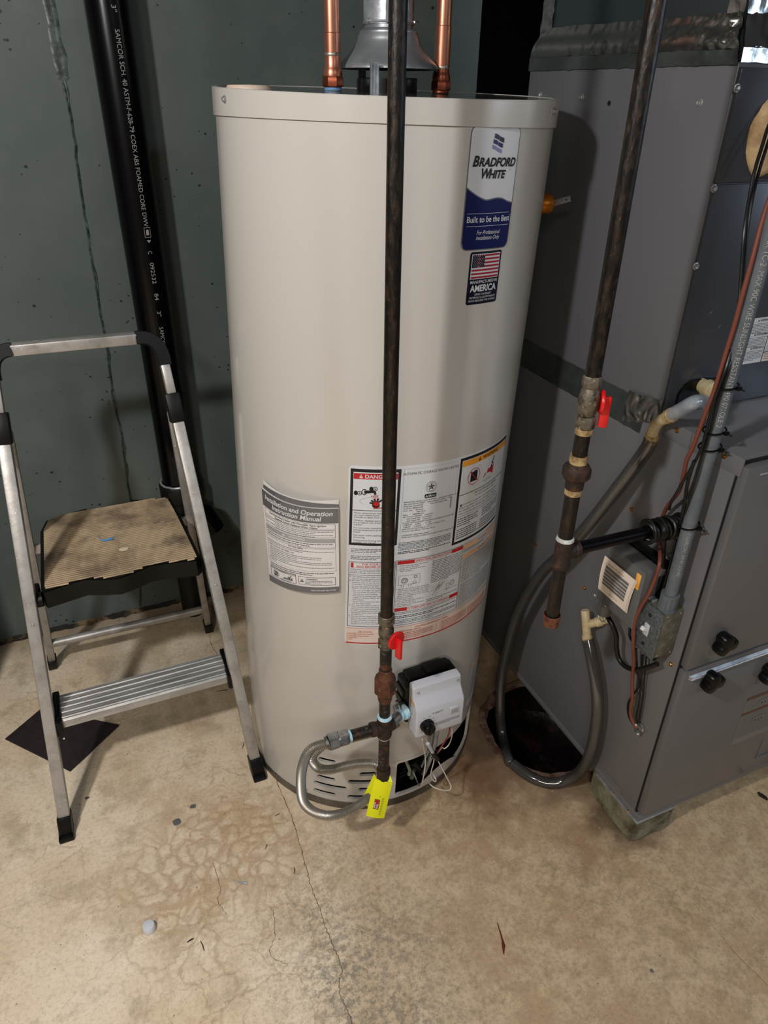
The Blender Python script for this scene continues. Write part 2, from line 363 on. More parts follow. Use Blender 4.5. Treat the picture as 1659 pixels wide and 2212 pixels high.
# ================================================================== SETTING
def floor_material():
    m = bpy.data.materials.new('stained_concrete_floor'); m.use_nodes = True; nt = m.node_tree; b = nt.nodes['Principled BSDF']; L = nt.links.new
    tc = nt.nodes.new('ShaderNodeTexCoord'); P0 = tc.outputs['Object']
    def noise(s, d=6, r=.6, vec=P0, dist=0):
        n = nt.nodes.new('ShaderNodeTexNoise'); n.inputs['Scale'].default_value = s; n.inputs['Detail'].default_value = d; n.inputs['Roughness'].default_value = r; n.inputs['Distortion'].default_value = dist; L(vec, n.inputs['Vector']); return n
    def rng(x, lo, hi, a=0, c=1):
        r = nt.nodes.new('ShaderNodeMapRange'); r.interpolation_type = 'SMOOTHSTEP'; r.inputs[1].default_value = lo; r.inputs[2].default_value = hi; r.inputs[3].default_value = a; r.inputs[4].default_value = c; L(x, r.inputs[0]); return r.outputs[0]
    def mul(x, y):
        n = nt.nodes.new('ShaderNodeMath'); n.operation = 'MULTIPLY'; L(x, n.inputs[0])
        if isinstance(y, float): n.inputs[1].default_value = y
        else: L(y, n.inputs[1])
        return n.outputs[0]
    def mix(f, a, c):
        x = nt.nodes.new('ShaderNodeMix'); x.data_type = 'RGBA'
        if isinstance(f, float): x.inputs[0].default_value = f
        else: L(f, x.inputs[0])
        for i, q in ((6, a), (7, c)):
            if isinstance(q, tuple): x.inputs[i].default_value = rgb(q)
            else: L(q, x.inputs[i])
        return x.outputs[2]
    def spot(cx, cy, r0, r1, sx=1, sy=1, ns=6, na=.12):
        mp = nt.nodes.new('ShaderNodeVectorMath'); mp.operation = 'SUBTRACT'; L(P0, mp.inputs[0]); mp.inputs[1].default_value = (cx, cy, 0)
        sc_ = nt.nodes.new('ShaderNodeVectorMath'); sc_.operation = 'MULTIPLY'; L(mp.outputs[0], sc_.inputs[0]); sc_.inputs[1].default_value = (sx, sy, 0)
        nn = noise(ns, 6); ad = nt.nodes.new('ShaderNodeVectorMath'); ad.operation = 'MULTIPLY_ADD'; L(nn.outputs['Color'], ad.inputs[0]); ad.inputs[1].default_value = (na*2,)*3; L(sc_.outputs[0], ad.inputs[2])
        sb = nt.nodes.new('ShaderNodeVectorMath'); sb.operation = 'SUBTRACT'; L(ad.outputs[0], sb.inputs[0]); sb.inputs[1].default_value = (na,)*3
        ln = nt.nodes.new('ShaderNodeVectorMath'); ln.operation = 'LENGTH'; L(sb.outputs[0], ln.inputs[0])
        return rng(ln.outputs['Value'], r0, r1, 1, 0)
    base = mix(rng(noise(2.6, 7, .65).outputs['Fac'], .38, .64), (240, 223, 197), (222, 198, 168))
    base = mix(mul(rng(noise(5.5, 8, .7).outputs['Fac'], .46, .66), .6), base, (190, 164, 128))
    base = mix(mul(rng(noise(11, 8, .75).outputs['Fac'], .5, .68), .55), base, (184, 172, 148))
    # right side of the slab: browner fine grain, lamp falloff darkened into the colour
    sep = nt.nodes.new('ShaderNodeSeparateXYZ'); L(P0, sep.inputs[0])
    s2 = nt.nodes.new('ShaderNodeMath'); s2.operation = 'MULTIPLY_ADD'; L(noise(1.8, 6).outputs['Fac'], s2.inputs[0]); s2.inputs[1].default_value = .5; L(sep.outputs[0], s2.inputs[2])
    right = rng(s2.outputs[0], .3, .75)
    fine = mix(rng(noise(30, 9, .75).outputs['Fac'], .34, .7), (194, 168, 132), (148, 122, 90))
    fine = mix(mul(rng(noise(7, 8, .7).outputs['Fac'], .46, .62), .7), fine, (160, 128, 92))
    base = mix(mul(right, .85), base, fine)
    # crackle: brown veins around pale crusty islands
    wn = noise(6, 7); wa = nt.nodes.new('ShaderNodeVectorMath'); wa.operation = 'MULTIPLY_ADD'; L(wn.outputs['Color'], wa.inputs[0]); wa.inputs[1].default_value = (.16, .16, 0); L(P0, wa.inputs[2])
    def vor(s):
        v = nt.nodes.new('ShaderNodeTexVoronoi'); v.feature = 'DISTANCE_TO_EDGE'; v.inputs['Scale'].default_value = s; L(wa.outputs[0], v.inputs['Vector']); return v.outputs['Distance']
    zone = spot(.06, .98, .10, .30, 1, 1.2, 4, .18); zone2 = spot(.1, .75, .1, .5, 1, 1, 3, .3)
    veins = rng(vor(30), .0, .22, 1, 0)
    isl = mul(mul(rng(vor(30), .16, .42), zone), rng(noise(70, 5, .7).outputs['Fac'], .42, .56))
    base = mix(mul(zone, .38), base, (200, 172, 138))
    base = mix(mul(mul(veins, zone), .55), base, (168, 138, 104))
    base = mix(mul(isl, .8), base, (230, 216, 184))
    v2 = mul(rng(vor(9), .0, .035, 1, 0), zone2)
    base = mix(mul(v2, .4), base, (160, 130, 96))
    v3 = mul(rng(vor(13), .0, .03, 1, 0), rng(noise(2.5, 3).outputs['Fac'], .45, .6))
    base = mix(mul(v3, .35), base, (118, 104, 82))
    # grey scuffed patch along the crack, bottom centre
    g = spot(.25, .62, .04, .3, 1.3, .7, 5, .2)
    base = mix(mul(mul(g, rng(noise(60, 6, .8).outputs['Fac'], .4, .62)), .75), base, (112, 110, 102))
    # rust run-off beside the heater, brown stain near the block, pale ring at the pit
    base = mix(mul(spot(.68, .95, .02, .16, 1, .8, 9, .12), .85), base, (96, 56, 30))
    base = mix(mul(spot(.80, .70, .0, .09, 1, 1, 12, .1), .5), base, (122, 78, 48))
    base = mix(mul(spot(.93, .73, .05, .11, 1, 1, 14, .05), .8), base, (62, 46, 30))
    base = mix(mul(spot(.905, 1.02, .17, .26, 1, 1, 14, .08), .8), base, (110, 88, 66))
    base = mix(mul(spot(.10, 1.36, .0, .06, 1, 1, 12, .06), .5), base, (130, 98, 66))
    # browner towards the wall
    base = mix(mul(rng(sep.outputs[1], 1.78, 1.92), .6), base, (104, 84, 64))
    base = mix(mul(rng(noise(120, 6, .8).outputs['Fac'], .45, .65), .28), base, (128, 104, 76))
    sp = rng(noise(140, 2).outputs['Fac'], .7, .74)
    base = mix(mul(sp, .8), base, (90, 76, 60))
    base = mix(mul(rng(noise(170, 2, .5).outputs['Fac'], .27, .30, 1, 0), .5), base, (214, 206, 190))
    L(base, b.inputs['Base Color'])
    L(rng(noise(6, 6).outputs['Fac'], .3, .7, .5, .75), b.inputs['Roughness'])
    bp = nt.nodes.new('ShaderNodeBump'); bp.inputs['Strength'].default_value = .3; bp.inputs['Distance'].default_value = .002; L(noise(90, 7, .7).outputs['Fac'], bp.inputs['Height'])
    bp2 = nt.nodes.new('ShaderNodeBump'); bp2.inputs['Strength'].default_value = .35; bp2.inputs['Distance'].default_value = .002; L(isl, bp2.inputs['Height']); L(bp.outputs[0], bp2.inputs['Normal'])
    L(bp2.outputs[0], b.inputs['Normal'])
    return m

def wall_material():
    m = mk('painted_concrete_wall', (91, 99, 96), .42, col2=(79, 89, 87), nscale=2.2, lo=.35, hi=.65, col3=(98, 105, 101), n3=5, lo3=.56, hi3=.8, spec=.4)
    nt = m.node_tree; b = nt.nodes['Principled BSDF']; L = nt.links.new
    tc = nt.nodes.new('ShaderNodeTexCoord')
    # air-bubble pits: dark specks with relief
    v = nt.nodes.new('ShaderNodeTexVoronoi'); v.inputs['Scale'].default_value = 40; v.inputs['Randomness'].default_value = 1
    mp = nt.nodes.new('ShaderNodeMapping'); mp.inputs['Scale'].default_value = (1, 1, 1.2); L(tc.outputs['Object'], mp.inputs[0]); L(mp.outputs[0], v.inputs['Vector'])
    n = nt.nodes.new('ShaderNodeTexNoise'); n.inputs['Scale'].default_value = 9; L(tc.outputs['Object'], n.inputs['Vector'])
    th = nt.nodes.new('ShaderNodeMapRange'); th.inputs[1].default_value = .43; th.inputs[2].default_value = .68; th.inputs[3].default_value = .0; th.inputs[4].default_value = .17; L(n.outputs['Fac'], th.inputs[0])
    lt = nt.nodes.new('ShaderNodeMath'); lt.operation = 'LESS_THAN'; L(v.outputs['Distance'], lt.inputs[0]); L(th.outputs[0], lt.inputs[1])
    src = b.inputs['Base Color'].links[0].from_socket
    x = nt.nodes.new('ShaderNodeMix'); x.data_type = 'RGBA'; L(lt.outputs[0], x.inputs[0]); L(src, x.inputs[6]); x.inputs[7].default_value = rgb((34, 40, 38)); L(x.outputs[2], b.inputs['Base Color'])
    big = nt.nodes.new('ShaderNodeTexNoise'); big.inputs['Scale'].default_value = 5; big.inputs['Detail'].default_value = 8; L(tc.outputs['Object'], big.inputs['Vector'])
    b1 = nt.nodes.new('ShaderNodeBump'); b1.inputs['Strength'].default_value = .35; b1.inputs['Distance'].default_value = .006; L(big.outputs['Fac'], b1.inputs['Height'])
    b2 = nt.nodes.new('ShaderNodeBump'); b2.invert = True; b2.inputs['Strength'].default_value = .7; b2.inputs['Distance'].default_value = .003; L(lt.outputs[0], b2.inputs['Height']); L(b1.outputs[0], b2.inputs['Normal'])
    L(b2.outputs[0], b.inputs['Normal'])
    return m
M['floor'] = floor_material(); M['wall'] = wall_material()
M['plainwall'] = mk('plain_room_wall', (74, 74, 72), .8, col2=(62, 62, 60), nscale=3)
M['ceil'] = mk('basement_ceiling', (92, 88, 82), .9, col2=(70, 66, 60), nscale=4)

RX0, RX1, RY0, WV = -2.6, 2.6, -3.2, 1.91
PITC = Vector((.915, 1.02)); PITR = .15
bm = bmesh.new()
outer = [bm.verts.new((x, y, 0)) for x, y in ((RX0, RY0), (RX1, RY0), (RX1, 3.4), (RX0, 3.4))]
hole = [bm.verts.new((PITC.x+(PITR+.012*mnoise.noise((math.cos(a)*2, math.sin(a)*2, 3)))*math.cos(a), PITC.y+(PITR+.012*mnoise.noise((math.cos(a)*2, math.sin(a)*2, 3)))*math.sin(a), 0)) for a in [2*PI*i/48 for i in range(48)]]
hp = [v.co.copy() for v in hole]
es = [bm.edges.new((outer[i], outer[(i+1) % 4])) for i in range(4)]+[bm.edges.new((hole[i], hole[(i+1) % 48])) for i in range(48)]
bmesh.ops.triangle_fill(bm, use_beauty=True, use_dissolve=False, edges=es)
for f in bm.faces:
    if f.normal.z < 0: f.normal_flip()
fb = MB(); bm.verts.index_update(); fb.add([v.co for v in bm.verts], [[v.index for v in f.verts] for f in bm.faces], 0, False); bm.free()
floor = obj('floor', fb, 'floor', kind='structure')
# pit (open sump hole in the slab, partly under the furnace)
pb = MB(); vs = []
for k, (sc_, z) in enumerate(((1, 0), (.985, -.04), (.93, -.09), (.7, -.115), (.3, -.12), (.0, -.12))):
    for q in hp:
        d = Vector((q.x-PITC.x, q.y-PITC.y, 0)); nn = mnoise.noise(q*30+Vector((0, 0, k)))*.006*(k > 0)
        vs.append((PITC.x+d.x*sc_+nn, PITC.y+d.y*sc_+nn, z+nn))
pb.add(vs, [(k*48+i, (k+1)*48+i, (k+1)*48+(i+1) % 48, k*48+(i+1) % 48) for k in range(5) for i in range(48)])
obj('sump_pit', pb, 'pit', floor)
cb = MB(); vs = []
for i, q in enumerate(hp):
    d = Vector((q.x-PITC.x, q.y-PITC.y, 0)).normalized()
    for k, (r_, z) in enumerate(((-.004, -.006), (0, .003), (.009, .005), (.02, .0005))):
        nn = mnoise.noise(q*60+Vector((k, 0, 0)))
        vs.append((q.x+d.x*(r_+nn*.006), q.y+d.y*(r_+nn*.006), max(z+nn*.003*(k in (1, 2)), -.006 if k == 0 else .0004)))
cb.add(vs, [(i*4+k, i*4+k+1, ((i+1) % 48)*4+k+1, ((i+1) % 48)*4+k) for i in range(48) for k in range(3)])
obj('crusted_rim', cb, 'crust', floor)
# crack in the slab: a thin dark groove line
cr = MB()
def crack(pix, w, jag, seed):
    rg = random.Random(seed); P = spline([on_z(x, y, .0004) for x, y in pix], 10); vs = []
    for i, p in enumerate(P):
        t = (P[min(i+1, len(P)-1)]-P[max(i-1, 0)]).normalized(); n = Vector((-t.y, t.x, 0)); o = n*rg.uniform(-jag, jag); ww = w*rg.uniform(.5, 1.3)
        vs += [p+o+n*ww, p+o-n*ww]
    cr.add(vs, [(2*i, 2*i+1, 2*i+3, 2*i+2) for i in range(len(P)-1)])
crack([(590, 1670), (604, 1705), (628, 1760), (640, 1800), (652, 1840), (663, 1880), (672, 1915), (690, 1960), (700, 1995), (718, 2040), (737, 2090), (733, 2120), (735, 2150), (750, 2180), (762, 2215)], .0006, .0018, 3)
crack([(452, 1370), (460, 1400), (490, 1440), (515, 1490), (527, 1520), (545, 1590), (590, 1670)], .0006, .0015, 4)
crack([(590, 1965), (594, 2020), (583, 2060), (622, 2085)], .0004, .0015, 5)
crack([(460, 1860), (476, 1920), (470, 1945), (490, 1975)], .0004, .0012, 6)
crack([(1540, 2000), (1590, 2060), (1640, 2110), (1680, 2150)], .0003, .001, 8)
M['crackdark'] = mk('crack_shadow_brown', (86, 64, 44), .95)
obj('floor_crack', cr, 'crackdark', floor)

WEND = 1.09
wb = MB(); wb.box((RX0, WV, -.02), (WEND, WV+.15, 2.4))
wall = obj('wall_back', wb, 'wall', kind='structure')
M['deepdark'] = mk('shade_black', (22, 22, 22), .9)  # near-black colour stands in for shade; recess added to darken right of heater
for nm, lo, hi, mm_ in (('added_recess_back', (WEND-.1, 3.4, 0), (RX1, 3.5, 2.4), 'deepdark'), ('added_recess_side', (WEND-.1, WV+.15, 0), (WEND, 3.4, 2.4), 'deepdark'), ('shadow_blocker', (-1.3, 1.52, 0), (-.435, WV, .78), 'deepdark')):  # last box is added out of view to shadow the lower left corner
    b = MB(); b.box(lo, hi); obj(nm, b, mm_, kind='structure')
for nm, lo, hi in (('wall_left', (RX0-.1, RY0, 0), (RX0, WV, 2.4)), ('wall_right', (RX1, RY0, 0), (RX1+.1, 3.4, 2.4)), ('wall_front', (RX0, RY0-.1, 0), (RX1, RY0, 2.4))):
    b = MB(); b.box(lo, hi); obj(nm, b, 'plainwall', kind='structure')
b = MB(); b.box((RX0, RY0, 2.4), (RX1, 3.4, 2.5)); obj('ceiling', b, 'ceil', kind='structure')
# assumed unseen window on the right: glowing pane added for cool bluish reflections
M['glowpane'] = mk('added_glow_pane', (180, 205, 235), .3); _n = M['glowpane'].node_tree.nodes['Principled BSDF']; _n.inputs['Emission Color'].default_value = (.62, .78, 1, 1); _n.inputs['Emission Strength'].default_value = 9
b = MB(); b.box((RX1-.02, -.95, 1.45), (RX1-.012, -.15, 1.95)); assumed_win = obj('assumed_window_1', b, 'glowpane', kind='structure')
b = MB()
for y0, y1, z0, z1 in ((-1.0, -.1, 1.40, 1.45), (-1.0, -.1, 1.95, 2.0), (-1.0, -.95, 1.4, 2.0), (-.15, -.1, 1.4, 2.0), (-.57, -.53, 1.4, 2.0)): b.box((RX1-.04, y0, z0), (RX1, y1, z1))
obj('assumed_window_frame', b, 'paper', assumed_win)
# raised form-board ridge in the wall paint
rb = MB(); pts = spline([on_v(x, y, WV) for x, y in [(96, -60), (104, 0), (117, 60), (130, 130), (142, 190), (158, 280), (172, 390), (186, 480), (199, 560), (212, 640), (222, 700), (232, 760), (241, 830), (252, 890), (264, 950), (272, 1010), (281, 1075), (292, 1150), (300, 1230), (305, 1310)]], 14)
vs = []
for i, p in enumerate(pts):
    q = p*26; hgt = .0022+.0028*max(0, mnoise.noise(q*2))+.0015*mnoise.noise(q*7); wd = .0022+.0035*max(0, mnoise.noise(q+Vector((5, 5, 5))))
    if p.z > 1.42: wd += .0055; hgt += .002*mnoise.noise(q*9)
    o = .003*mnoise.noise(q*1.3)
    for k, (xx, yy) in enumerate(((-wd*1.5, .0003), (-wd*.5, hgt), (0, hgt*.3-.0005), (wd*.5, hgt*.85), (wd*1.5, .0003))):
        vs.append((p.x+o+xx, WV-max(.0002, yy+.0008*mnoise.noise(q*11+Vector((k, 0, 0)))*(0 < k < 4)), p.z))
rb.add(vs, [(i*5+k, i*5+k+1, (i+1)*5+k+1, (i+1)*5+k) for i in range(len(pts)-1) for k in range(4)])
M['ridge'] = mk('wall_paint_ridge', (78, 88, 85), .4, col2=(46, 56, 54), nscale=70, lo=.42, hi=.6)
obj('paint_ridge', rb, 'ridge', wall, ang=80)
# old crack low on the wall and mortar fillet at the wall foot
fb = MB(); n = 140; vs = []
for i in range(n+1):
    x = -.434+1.5*i/n
    for k, (yy, zz) in enumerate(((0, .009), (-.003, .006), (-.007, .003), (-.016, .0006))):
        nn = mnoise.noise(Vector((x*40, k*.7, 1))); vs.append((x, WV+yy*(1+nn*.9)-.0005, max(.0005, zz*(1+nn))))
fb.add(vs, [(i*4+k, i*4+k+1, (i+1)*4+k+1, (i+1)*4+k) for i in range(n) for k in range(3)])
M['fillet'] = mk('crumbled_wall_foot', (40, 38, 32), .95, col2=(120, 100, 74), nscale=14, lo=.5, hi=.62, bump=.8, bscale=90)
obj('baseboard_back', fb, 'fillet', wall)

# ================================================================== WATER HEATER
B0 = Vector((.4855, 1.2338, 0)); LX, LY = .0421, .0132; TR = .2795; TH = 1.40
def TK(phi, r, h):
    x, y = r*math.sin(phi), -r*math.cos(phi); g = min(1, max(0, h/.25))*.6
    t = min(1, max(0, (h-1.367)/.03)); fwd = (.403*x+.915*y)/TR
    return Vector((B0.x+x+LX*h, B0.y+y+LY*h, h-(x*LX+y*LY)*g+t*(.010*(1+fwd)-.002)))
def tsurf(s, t, off): return TK(s/TR, TR+off, t)
def tring(mb, prof, n=160, mi=0, close=False):
    vs = [TK(2*PI*j/n, r, h) for r, h in prof for j in range(n)]
    k = len(prof)
    mb.add(vs, [((i*n+j), (i*n+(j+1) % n), (((i+1) % k)*n+(j+1) % n), (((i+1) % k)*n+j)) for i in range(k if close else k-1) for j in range(n)], mi)
heater = thing('water_heater', B0, 'tall cream cylindrical gas water heater with warning labels, standing on the concrete', 'water heater')
# jacket: a closed shell, then slots and the burner access cut out
jb = MB(); n = 160
tring(jb, [(TR, .020), (TR, .06), (TR, .1), (TR, .16), (TR, .3), (TR, .6), (TR, .9), (TR, 1.15), (TR, 1.372), (TR-.006, 1.372), (TR-.006, .9), (TR-.006, .3), (TR-.006, .16), (TR-.006, .1), (TR-.006, .06), (TR-.006, .020)], n, 0, True)
jacket = obj('jacket', jb, 'tank', heater, ang=30)
cut = MB()
def cutter(pts):
    k = len(pts); vs = [TK(a, TR+.02, h) for a, h in pts]+[TK(a, TR-.03, h) for a, h in pts]
    cut.add(vs, [tuple(range(k))[::-1], tuple(range(k, 2*k))]+[(i, (i+1) % k, k+(i+1) % k, k+i) for i in range(k)])
def stad(a0, a1, h, hh=.0058):
    p = []
    for i in range(7): t = -PI/2+PI*i/6; p.append((a1-hh/TR+hh/TR*math.cos(t), h+hh*math.sin(t)))
    for i in range(7): t = PI/2+PI*i/6; p.append((a0+hh/TR+hh/TR*math.cos(t), h+hh*math.sin(t)))
    cutter(p)
SLOTS = [(-.735, -.59, .1415), (-.54, -.40, .1415), (-.36, -.26, .1375), (-.745, -.59, .0865), (-.775, -.495, .0640), (-.775, -.585, .0395), (-.40, -.265, .1115), (-.49, -.275, .0870), (-.405, -.30, .0625), (-.49, -.33, .0385), (-.705, -.6, .112)]
for a0, a1, h in SLOTS: stad(a0, a1, h)
def rr(a0, a1, h0, h1, r):
    p = []
    for cx, cy, t0 in ((a1-r/TR, h1-r, 0), (a0+r/TR, h1-r, PI/2), (a0+r/TR, h0+r, PI), (a1-r/TR, h0+r, 3*PI/2)):
        for i in range(5): t = t0+PI/2*i/4; p.append((cx+r/TR*math.cos(t), cy+r*math.sin(t)))
    return p
p = rr(-.10, .86, .030, .131, .006)
# refine long edges so the cut follows the curve
q = []
for i in range(len(p)):
    a, b2 = p[i], p[(i+1) % len(p)]; k = max(1, int(abs(b2[0]-a[0])/.06))
    for j in range(k): q.append((a[0]+(b2[0]-a[0])*j/k, a[1]+(b2[1]-a[1])*j/k))
k = len(q); vs = [TK(a, TR+.02, h) for a, h in q]+[TK(a, TR-.03, h) for a, h in q]
bmc = bmesh.new(); V_ = [bmc.verts.new(v) for v in vs]
for i in range(k): bmc.faces.new((V_[i], V_[(i+1) % k], V_[k+(i+1) % k], V_[k+i]))
for rng_ in (V_[:k], V_[k:]):
    bmesh.ops.triangle_fill(bmc, use_beauty=True, edges=[bmc.edges.get((rng_[i], rng_[(i+1) % k])) for i in range(k)])
bmesh.ops.recalc_face_normals(bmc, faces=bmc.faces); bmc.verts.index_update()
cut.add([v.co for v in bmc.verts], [[v.index for v in f.verts] for f in bmc.faces]); bmc.free()
cutter_o = obj('cutter', cut, 'tank', heater)
for o_ in (jacket, cutter_o):
    bmj = bmesh.new(); bmj.from_mesh(o_.data); bmesh.ops.recalc_face_normals(bmj, faces=bmj.faces); bmj.to_mesh(o_.data); bmj.free()
md = jacket.modifiers.new('b', 'BOOLEAN'); md.operation = 'DIFFERENCE'; md.solver = 'EXACT'; md.object = cutter_o
bpy.context.view_layer.update()
ev = jacket.evaluated_get(bpy.context.evaluated_depsgraph_get()); nm = bpy.data.meshes.new_from_object(ev)
jacket.modifiers.clear(); jacket.data = nm
nm.polygons.foreach_set('use_smooth', [True]*len(nm.polygons)); nm.set_sharp_from_angle(angle=math.radians(30))
bpy.data.objects.remove(cutter_o)
b = MB(); tring(b, [(TR+.001, 1.3655), (TR+.0036, 1.366), (TR+.0036, 1.3985), (TR+.0026, 1.3998), (TR-.004, 1.4), (TR-.0045, 1.3985)], 160)
obj('cap_rim', b, 'tank', heater, ang=28)
b = MB(); nn = 160; vs = [TK(2*PI*j/nn, TR-.0045, 1.3992) for j in range(nn)]; b.add(vs, [tuple(range(nn))], 0, False)
obj('lid', b, 'tank_top', heater, label='glossy dark grey lid')
b = MB(); tring(b, [(TR-.004, .0), (TR+.001, .0005), (TR+.001, .019), (TR+.0022, .0195), (TR+.0022, .0215), (TR-.004, .0215)], 160); obj('base_ring', b, 'ring', heater, label='dull metal base ring')
# seam of the skirt below the gas valve
b = Art(tsurf, .0003); b.rect(-.13*TR, .1385, .16*TR, .1393, 'midgray'); b.rect(-.13*TR, .1385, -.126*TR, .131, 'midgray'); b.make('skirt_seam', heater)
screw(heater, TK(-1.41, TR+.004, 1.386), TK(-1.41, 1, 1.386)-TK(-1.41, 0, 1.386), .0038)
screw(heater, TK(.726, TR+.004, 1.386), TK(.726, 1, 1.386)-TK(.726, 0, 1.386), .0038)
screw(heater, TK(-.845, TR+.001, .03), TK(-.845, 1, .03)-TK(-.845, 0, .03), .003)
# beige port cap on the lid
b = MB(); pc = Vector((.305, 1.222, 1.4085)); b.lathe([(.034, -.006), (.034, .001), (.031, .005), (.0, .006)], pc, n=40); obj('port_cap', b, 'beige', heater, label='beige plastic port cap')
# flue collar and foam gasket on the lid
TC = Vector((.5444, 1.2523, 1.40))
b = MB(); b.lathe([(.050, .0), (.050, .026), (.040, .026), (.040, .0)], TC, n=12, caps=False)
for i in range(4): a = i*PI/2+.5; b.box(TC+Vector((math.cos(a)*.047-.010, math.sin(a)*.047-.010, 0)), TC+Vector((math.cos(a)*.047+.010, math.sin(a)*.047+.010, .027)), bev=.002)
obj('flue_collar', b, 'black', heater)
# base interior: burner pan seen through slots and opening
b = MB(); tring(b, [(.235, .004), (.235, .15)], 64); tring(b, [(TR-.008, .006), (.0, .006)], 64); tring(b, [(TR-.008, .16), (.0, .16)], 64)
obj('burner_pan', b, 'black', heater)
b = MB()
for a0, a1, h, r_ in ((-.02, .25, .05, .003), (-.02, .3, .062, .0025), (.0, .34, .074, .003), (.3, .75, .05, .004)):
    b.tube([TK(a0+(a1-a0)*i/6, .252, h+.004*i) for i in range(7)], r_, 8)
M['darkmetal'] = mk('dark_shiny_metal', (40, 42, 46), .25, .9)
obj('burner_manifold', b, 'darkmetal', heater)
b = MB(); b.tube([on_v(x, y, 1.0) for x, y in [(888, 1645), (893, 1665), (889, 1680)]], .006, 8); b.box(on_v(880, 1690, 1.0), on_v(897, 1672, 1.012), bev=.001)
b.tube([TK(.03, .245, .10), TK(.055, .262, .075), TK(.05, .262, .06)], .004, 8)
M['igniter'] = mk('igniter_ceramic', (150, 150, 132), .6, col2=(96, 96, 84), nscale=60)
obj('igniter', b, 'igniter', heater)
b = MB(); b.tube([TK(.07, .262, .10), TK(.13, .262, .078), TK(.19, .262, .048)], .0075, 12); obj('pilot_tube', b, 'darkmetal', heater)
b = MB(); b.tube([TK(.20, TR+.014, .22), TK(.205, TR+.01, .16), TK(.195, TR+.006, .12), TK(.185, .27, .05)], .0055, 12)
b.tube([TK(.165, TR+.012, .22), TK(.17, TR+.008, .16), TK(.175, .275, .11), TK(.165, .262, .06)], .003, 10)
obj('feed_tube', b, 'galv', heater)

# --- logo label (upper right)
s0, s1 = .030*TR, .371*TR; t0, t1 = 1.2025, 1.3685
base = Art(tsurf, .0003)
base.rrect(s0, t0, s1, t1, .011, 'labelgray', 0); base.rrect(s0+.0016, t0+.0016, s1-.0016, t1-.0016, .0095, 'label', 1)
N = 40; xs = [s0+.0016+(s1-s0-.0032)*i/N for i in range(N+1)]
def wave(x):
    f = (x-s0)/(s1-s0); return 1.2715+.0190*max(0, 1-f/.5)**1.7+.0035*math.sin(max(0, min(1, (f-.4)/.45))*PI)*1.0-.0045*max(0, (f-.75)/.25)**1.3
def lowc(x, r=.0095):
    d = min(x-xs[0], xs[-1]-x); return t0+.0016+(r-math.sqrt(max(0, r*r-(r-d)**2)) if d < r else 0)
base.strip(xs, [lowc(x) for x in xs], [wave(x) for x in xs], 'labelgray', 2)
base.strip(xs, [lowc(x) for x in xs], [wave(x)-.0018 for x in xs], 'navy', 3)
logo = base.make('logo_label', heater, 'white and navy maker label with a curved divide')
a = Art(tsurf, .001); cx = (s0+s1)/2+.001
a.text(s0+.0065, 1.3165, .0188, 'B', 'ink', shear=.25, bold=.035, sx=.95); a.text(s0+.0172, 1.3165, .0156, 'RADFORD', 'ink', shear=.25, bold=.035, sx=.985)
a.text(s0+.0215, 1.3010, .0180, 'W', 'ink', shear=.25, bold=.035, sx=.9); a.text(s0+.0370, 1.3010, .0150, 'HITE', 'ink', shear=.25, bold=.035, sx=1.0)
a.disc(s1-.0150, 1.3120, .0009, 'ink', 1, 10, ri=.0006)
# waving emblem: three bands, each of two panels
for k in range(3):
    for h in range(2):
        X = [s0+.041+h*.0098-k*.0014+.0088*i/8 for i in range(9)]
        Y = lambda x: 1.3555-k*.0072+.0026*math.cos((x-(s0+.041-k*.0014))/.0193*PI*1.05)
        a.strip(X, [Y(x)-.0058+.0006*k for x in X], [Y(x) for x in X], ('darknavy', 'navy', 'lilac')[k], 1)
a.rect(s0+.006, 1.2535, s1-.006, 1.254, 'label', 1); a.rect(s0+.006, 1.2362, s1-.006, 1.2367, 'label', 1)
a.text(cx, 1.2418, .0118, 'Built to be the Best', 'label', align='CENTER', bold=.012, sx=.92); a.disc(s1-.0045, 1.2497, .0007, 'label', 1, 8, ri=.0004)
a.text(cx, 1.2248, .0082, 'For Professional', 'label', align='CENTER', shear=.3, sx=.86); a.text(cx, 1.2172, .0082, 'Installation Only', 'label', align='CENTER', shear=.3, sx=.86)
a.make('lettering', logo)
# --- flag label
s0, s1 = .099*TR, .331*TR; t0, t1 = 1.1215, 1.2
base = Art(tsurf, .0003); base.rrect(s0, t0, s1, t1, .004, 'darknavy', 0); base.rect(s0+.0035, 1.160, s1-.0035, 1.1968, 'label', 1)
fl = base.make('origin_label', heater, 'dark label with a striped flag above white lettering')
a = Art(tsurf, .0007); fx0, fx1, fy0, fy1 = s0+.0047, s1-.0047, 1.1612, 1.1956; sh = (fy1-fy0)/13
for i in range(0, 13, 2): a.rect(fx0, fy0+i*sh, fx1, fy0+(i+1)*sh, 'flagred', 1)
a.rect(fx0, fy0+6*sh, fx0+.0235, fy1, 'darknavy', 2)
for i in range(9):
    for j in range(6 if i % 2 == 0 else 5): a.disc(fx0+.0022+j*.0038+(i % 2)*.0019, fy1-.0013-i*.00195, .00055, 'label', 3, 5)
cx = (s0+s1)/2
a.text(cx, 1.1535, .0062, 'MANUFACTURED IN', 'label', align='CENTER', bold=.015, sx=.98); a.text(cx, 1.1412, .0138, 'AMERICA', 'label', align='CENTER', bold=.03, sx=.92)
for i, t in enumerate(('USING THE FINEST', 'MATERIALS & COMPONENTS', 'FROM AROUND THE WORLD')): a.text(cx, 1.1352-i*.0048, .0044, t, 'label', align='CENTER', sx=.95)
a.make('lettering', fl)

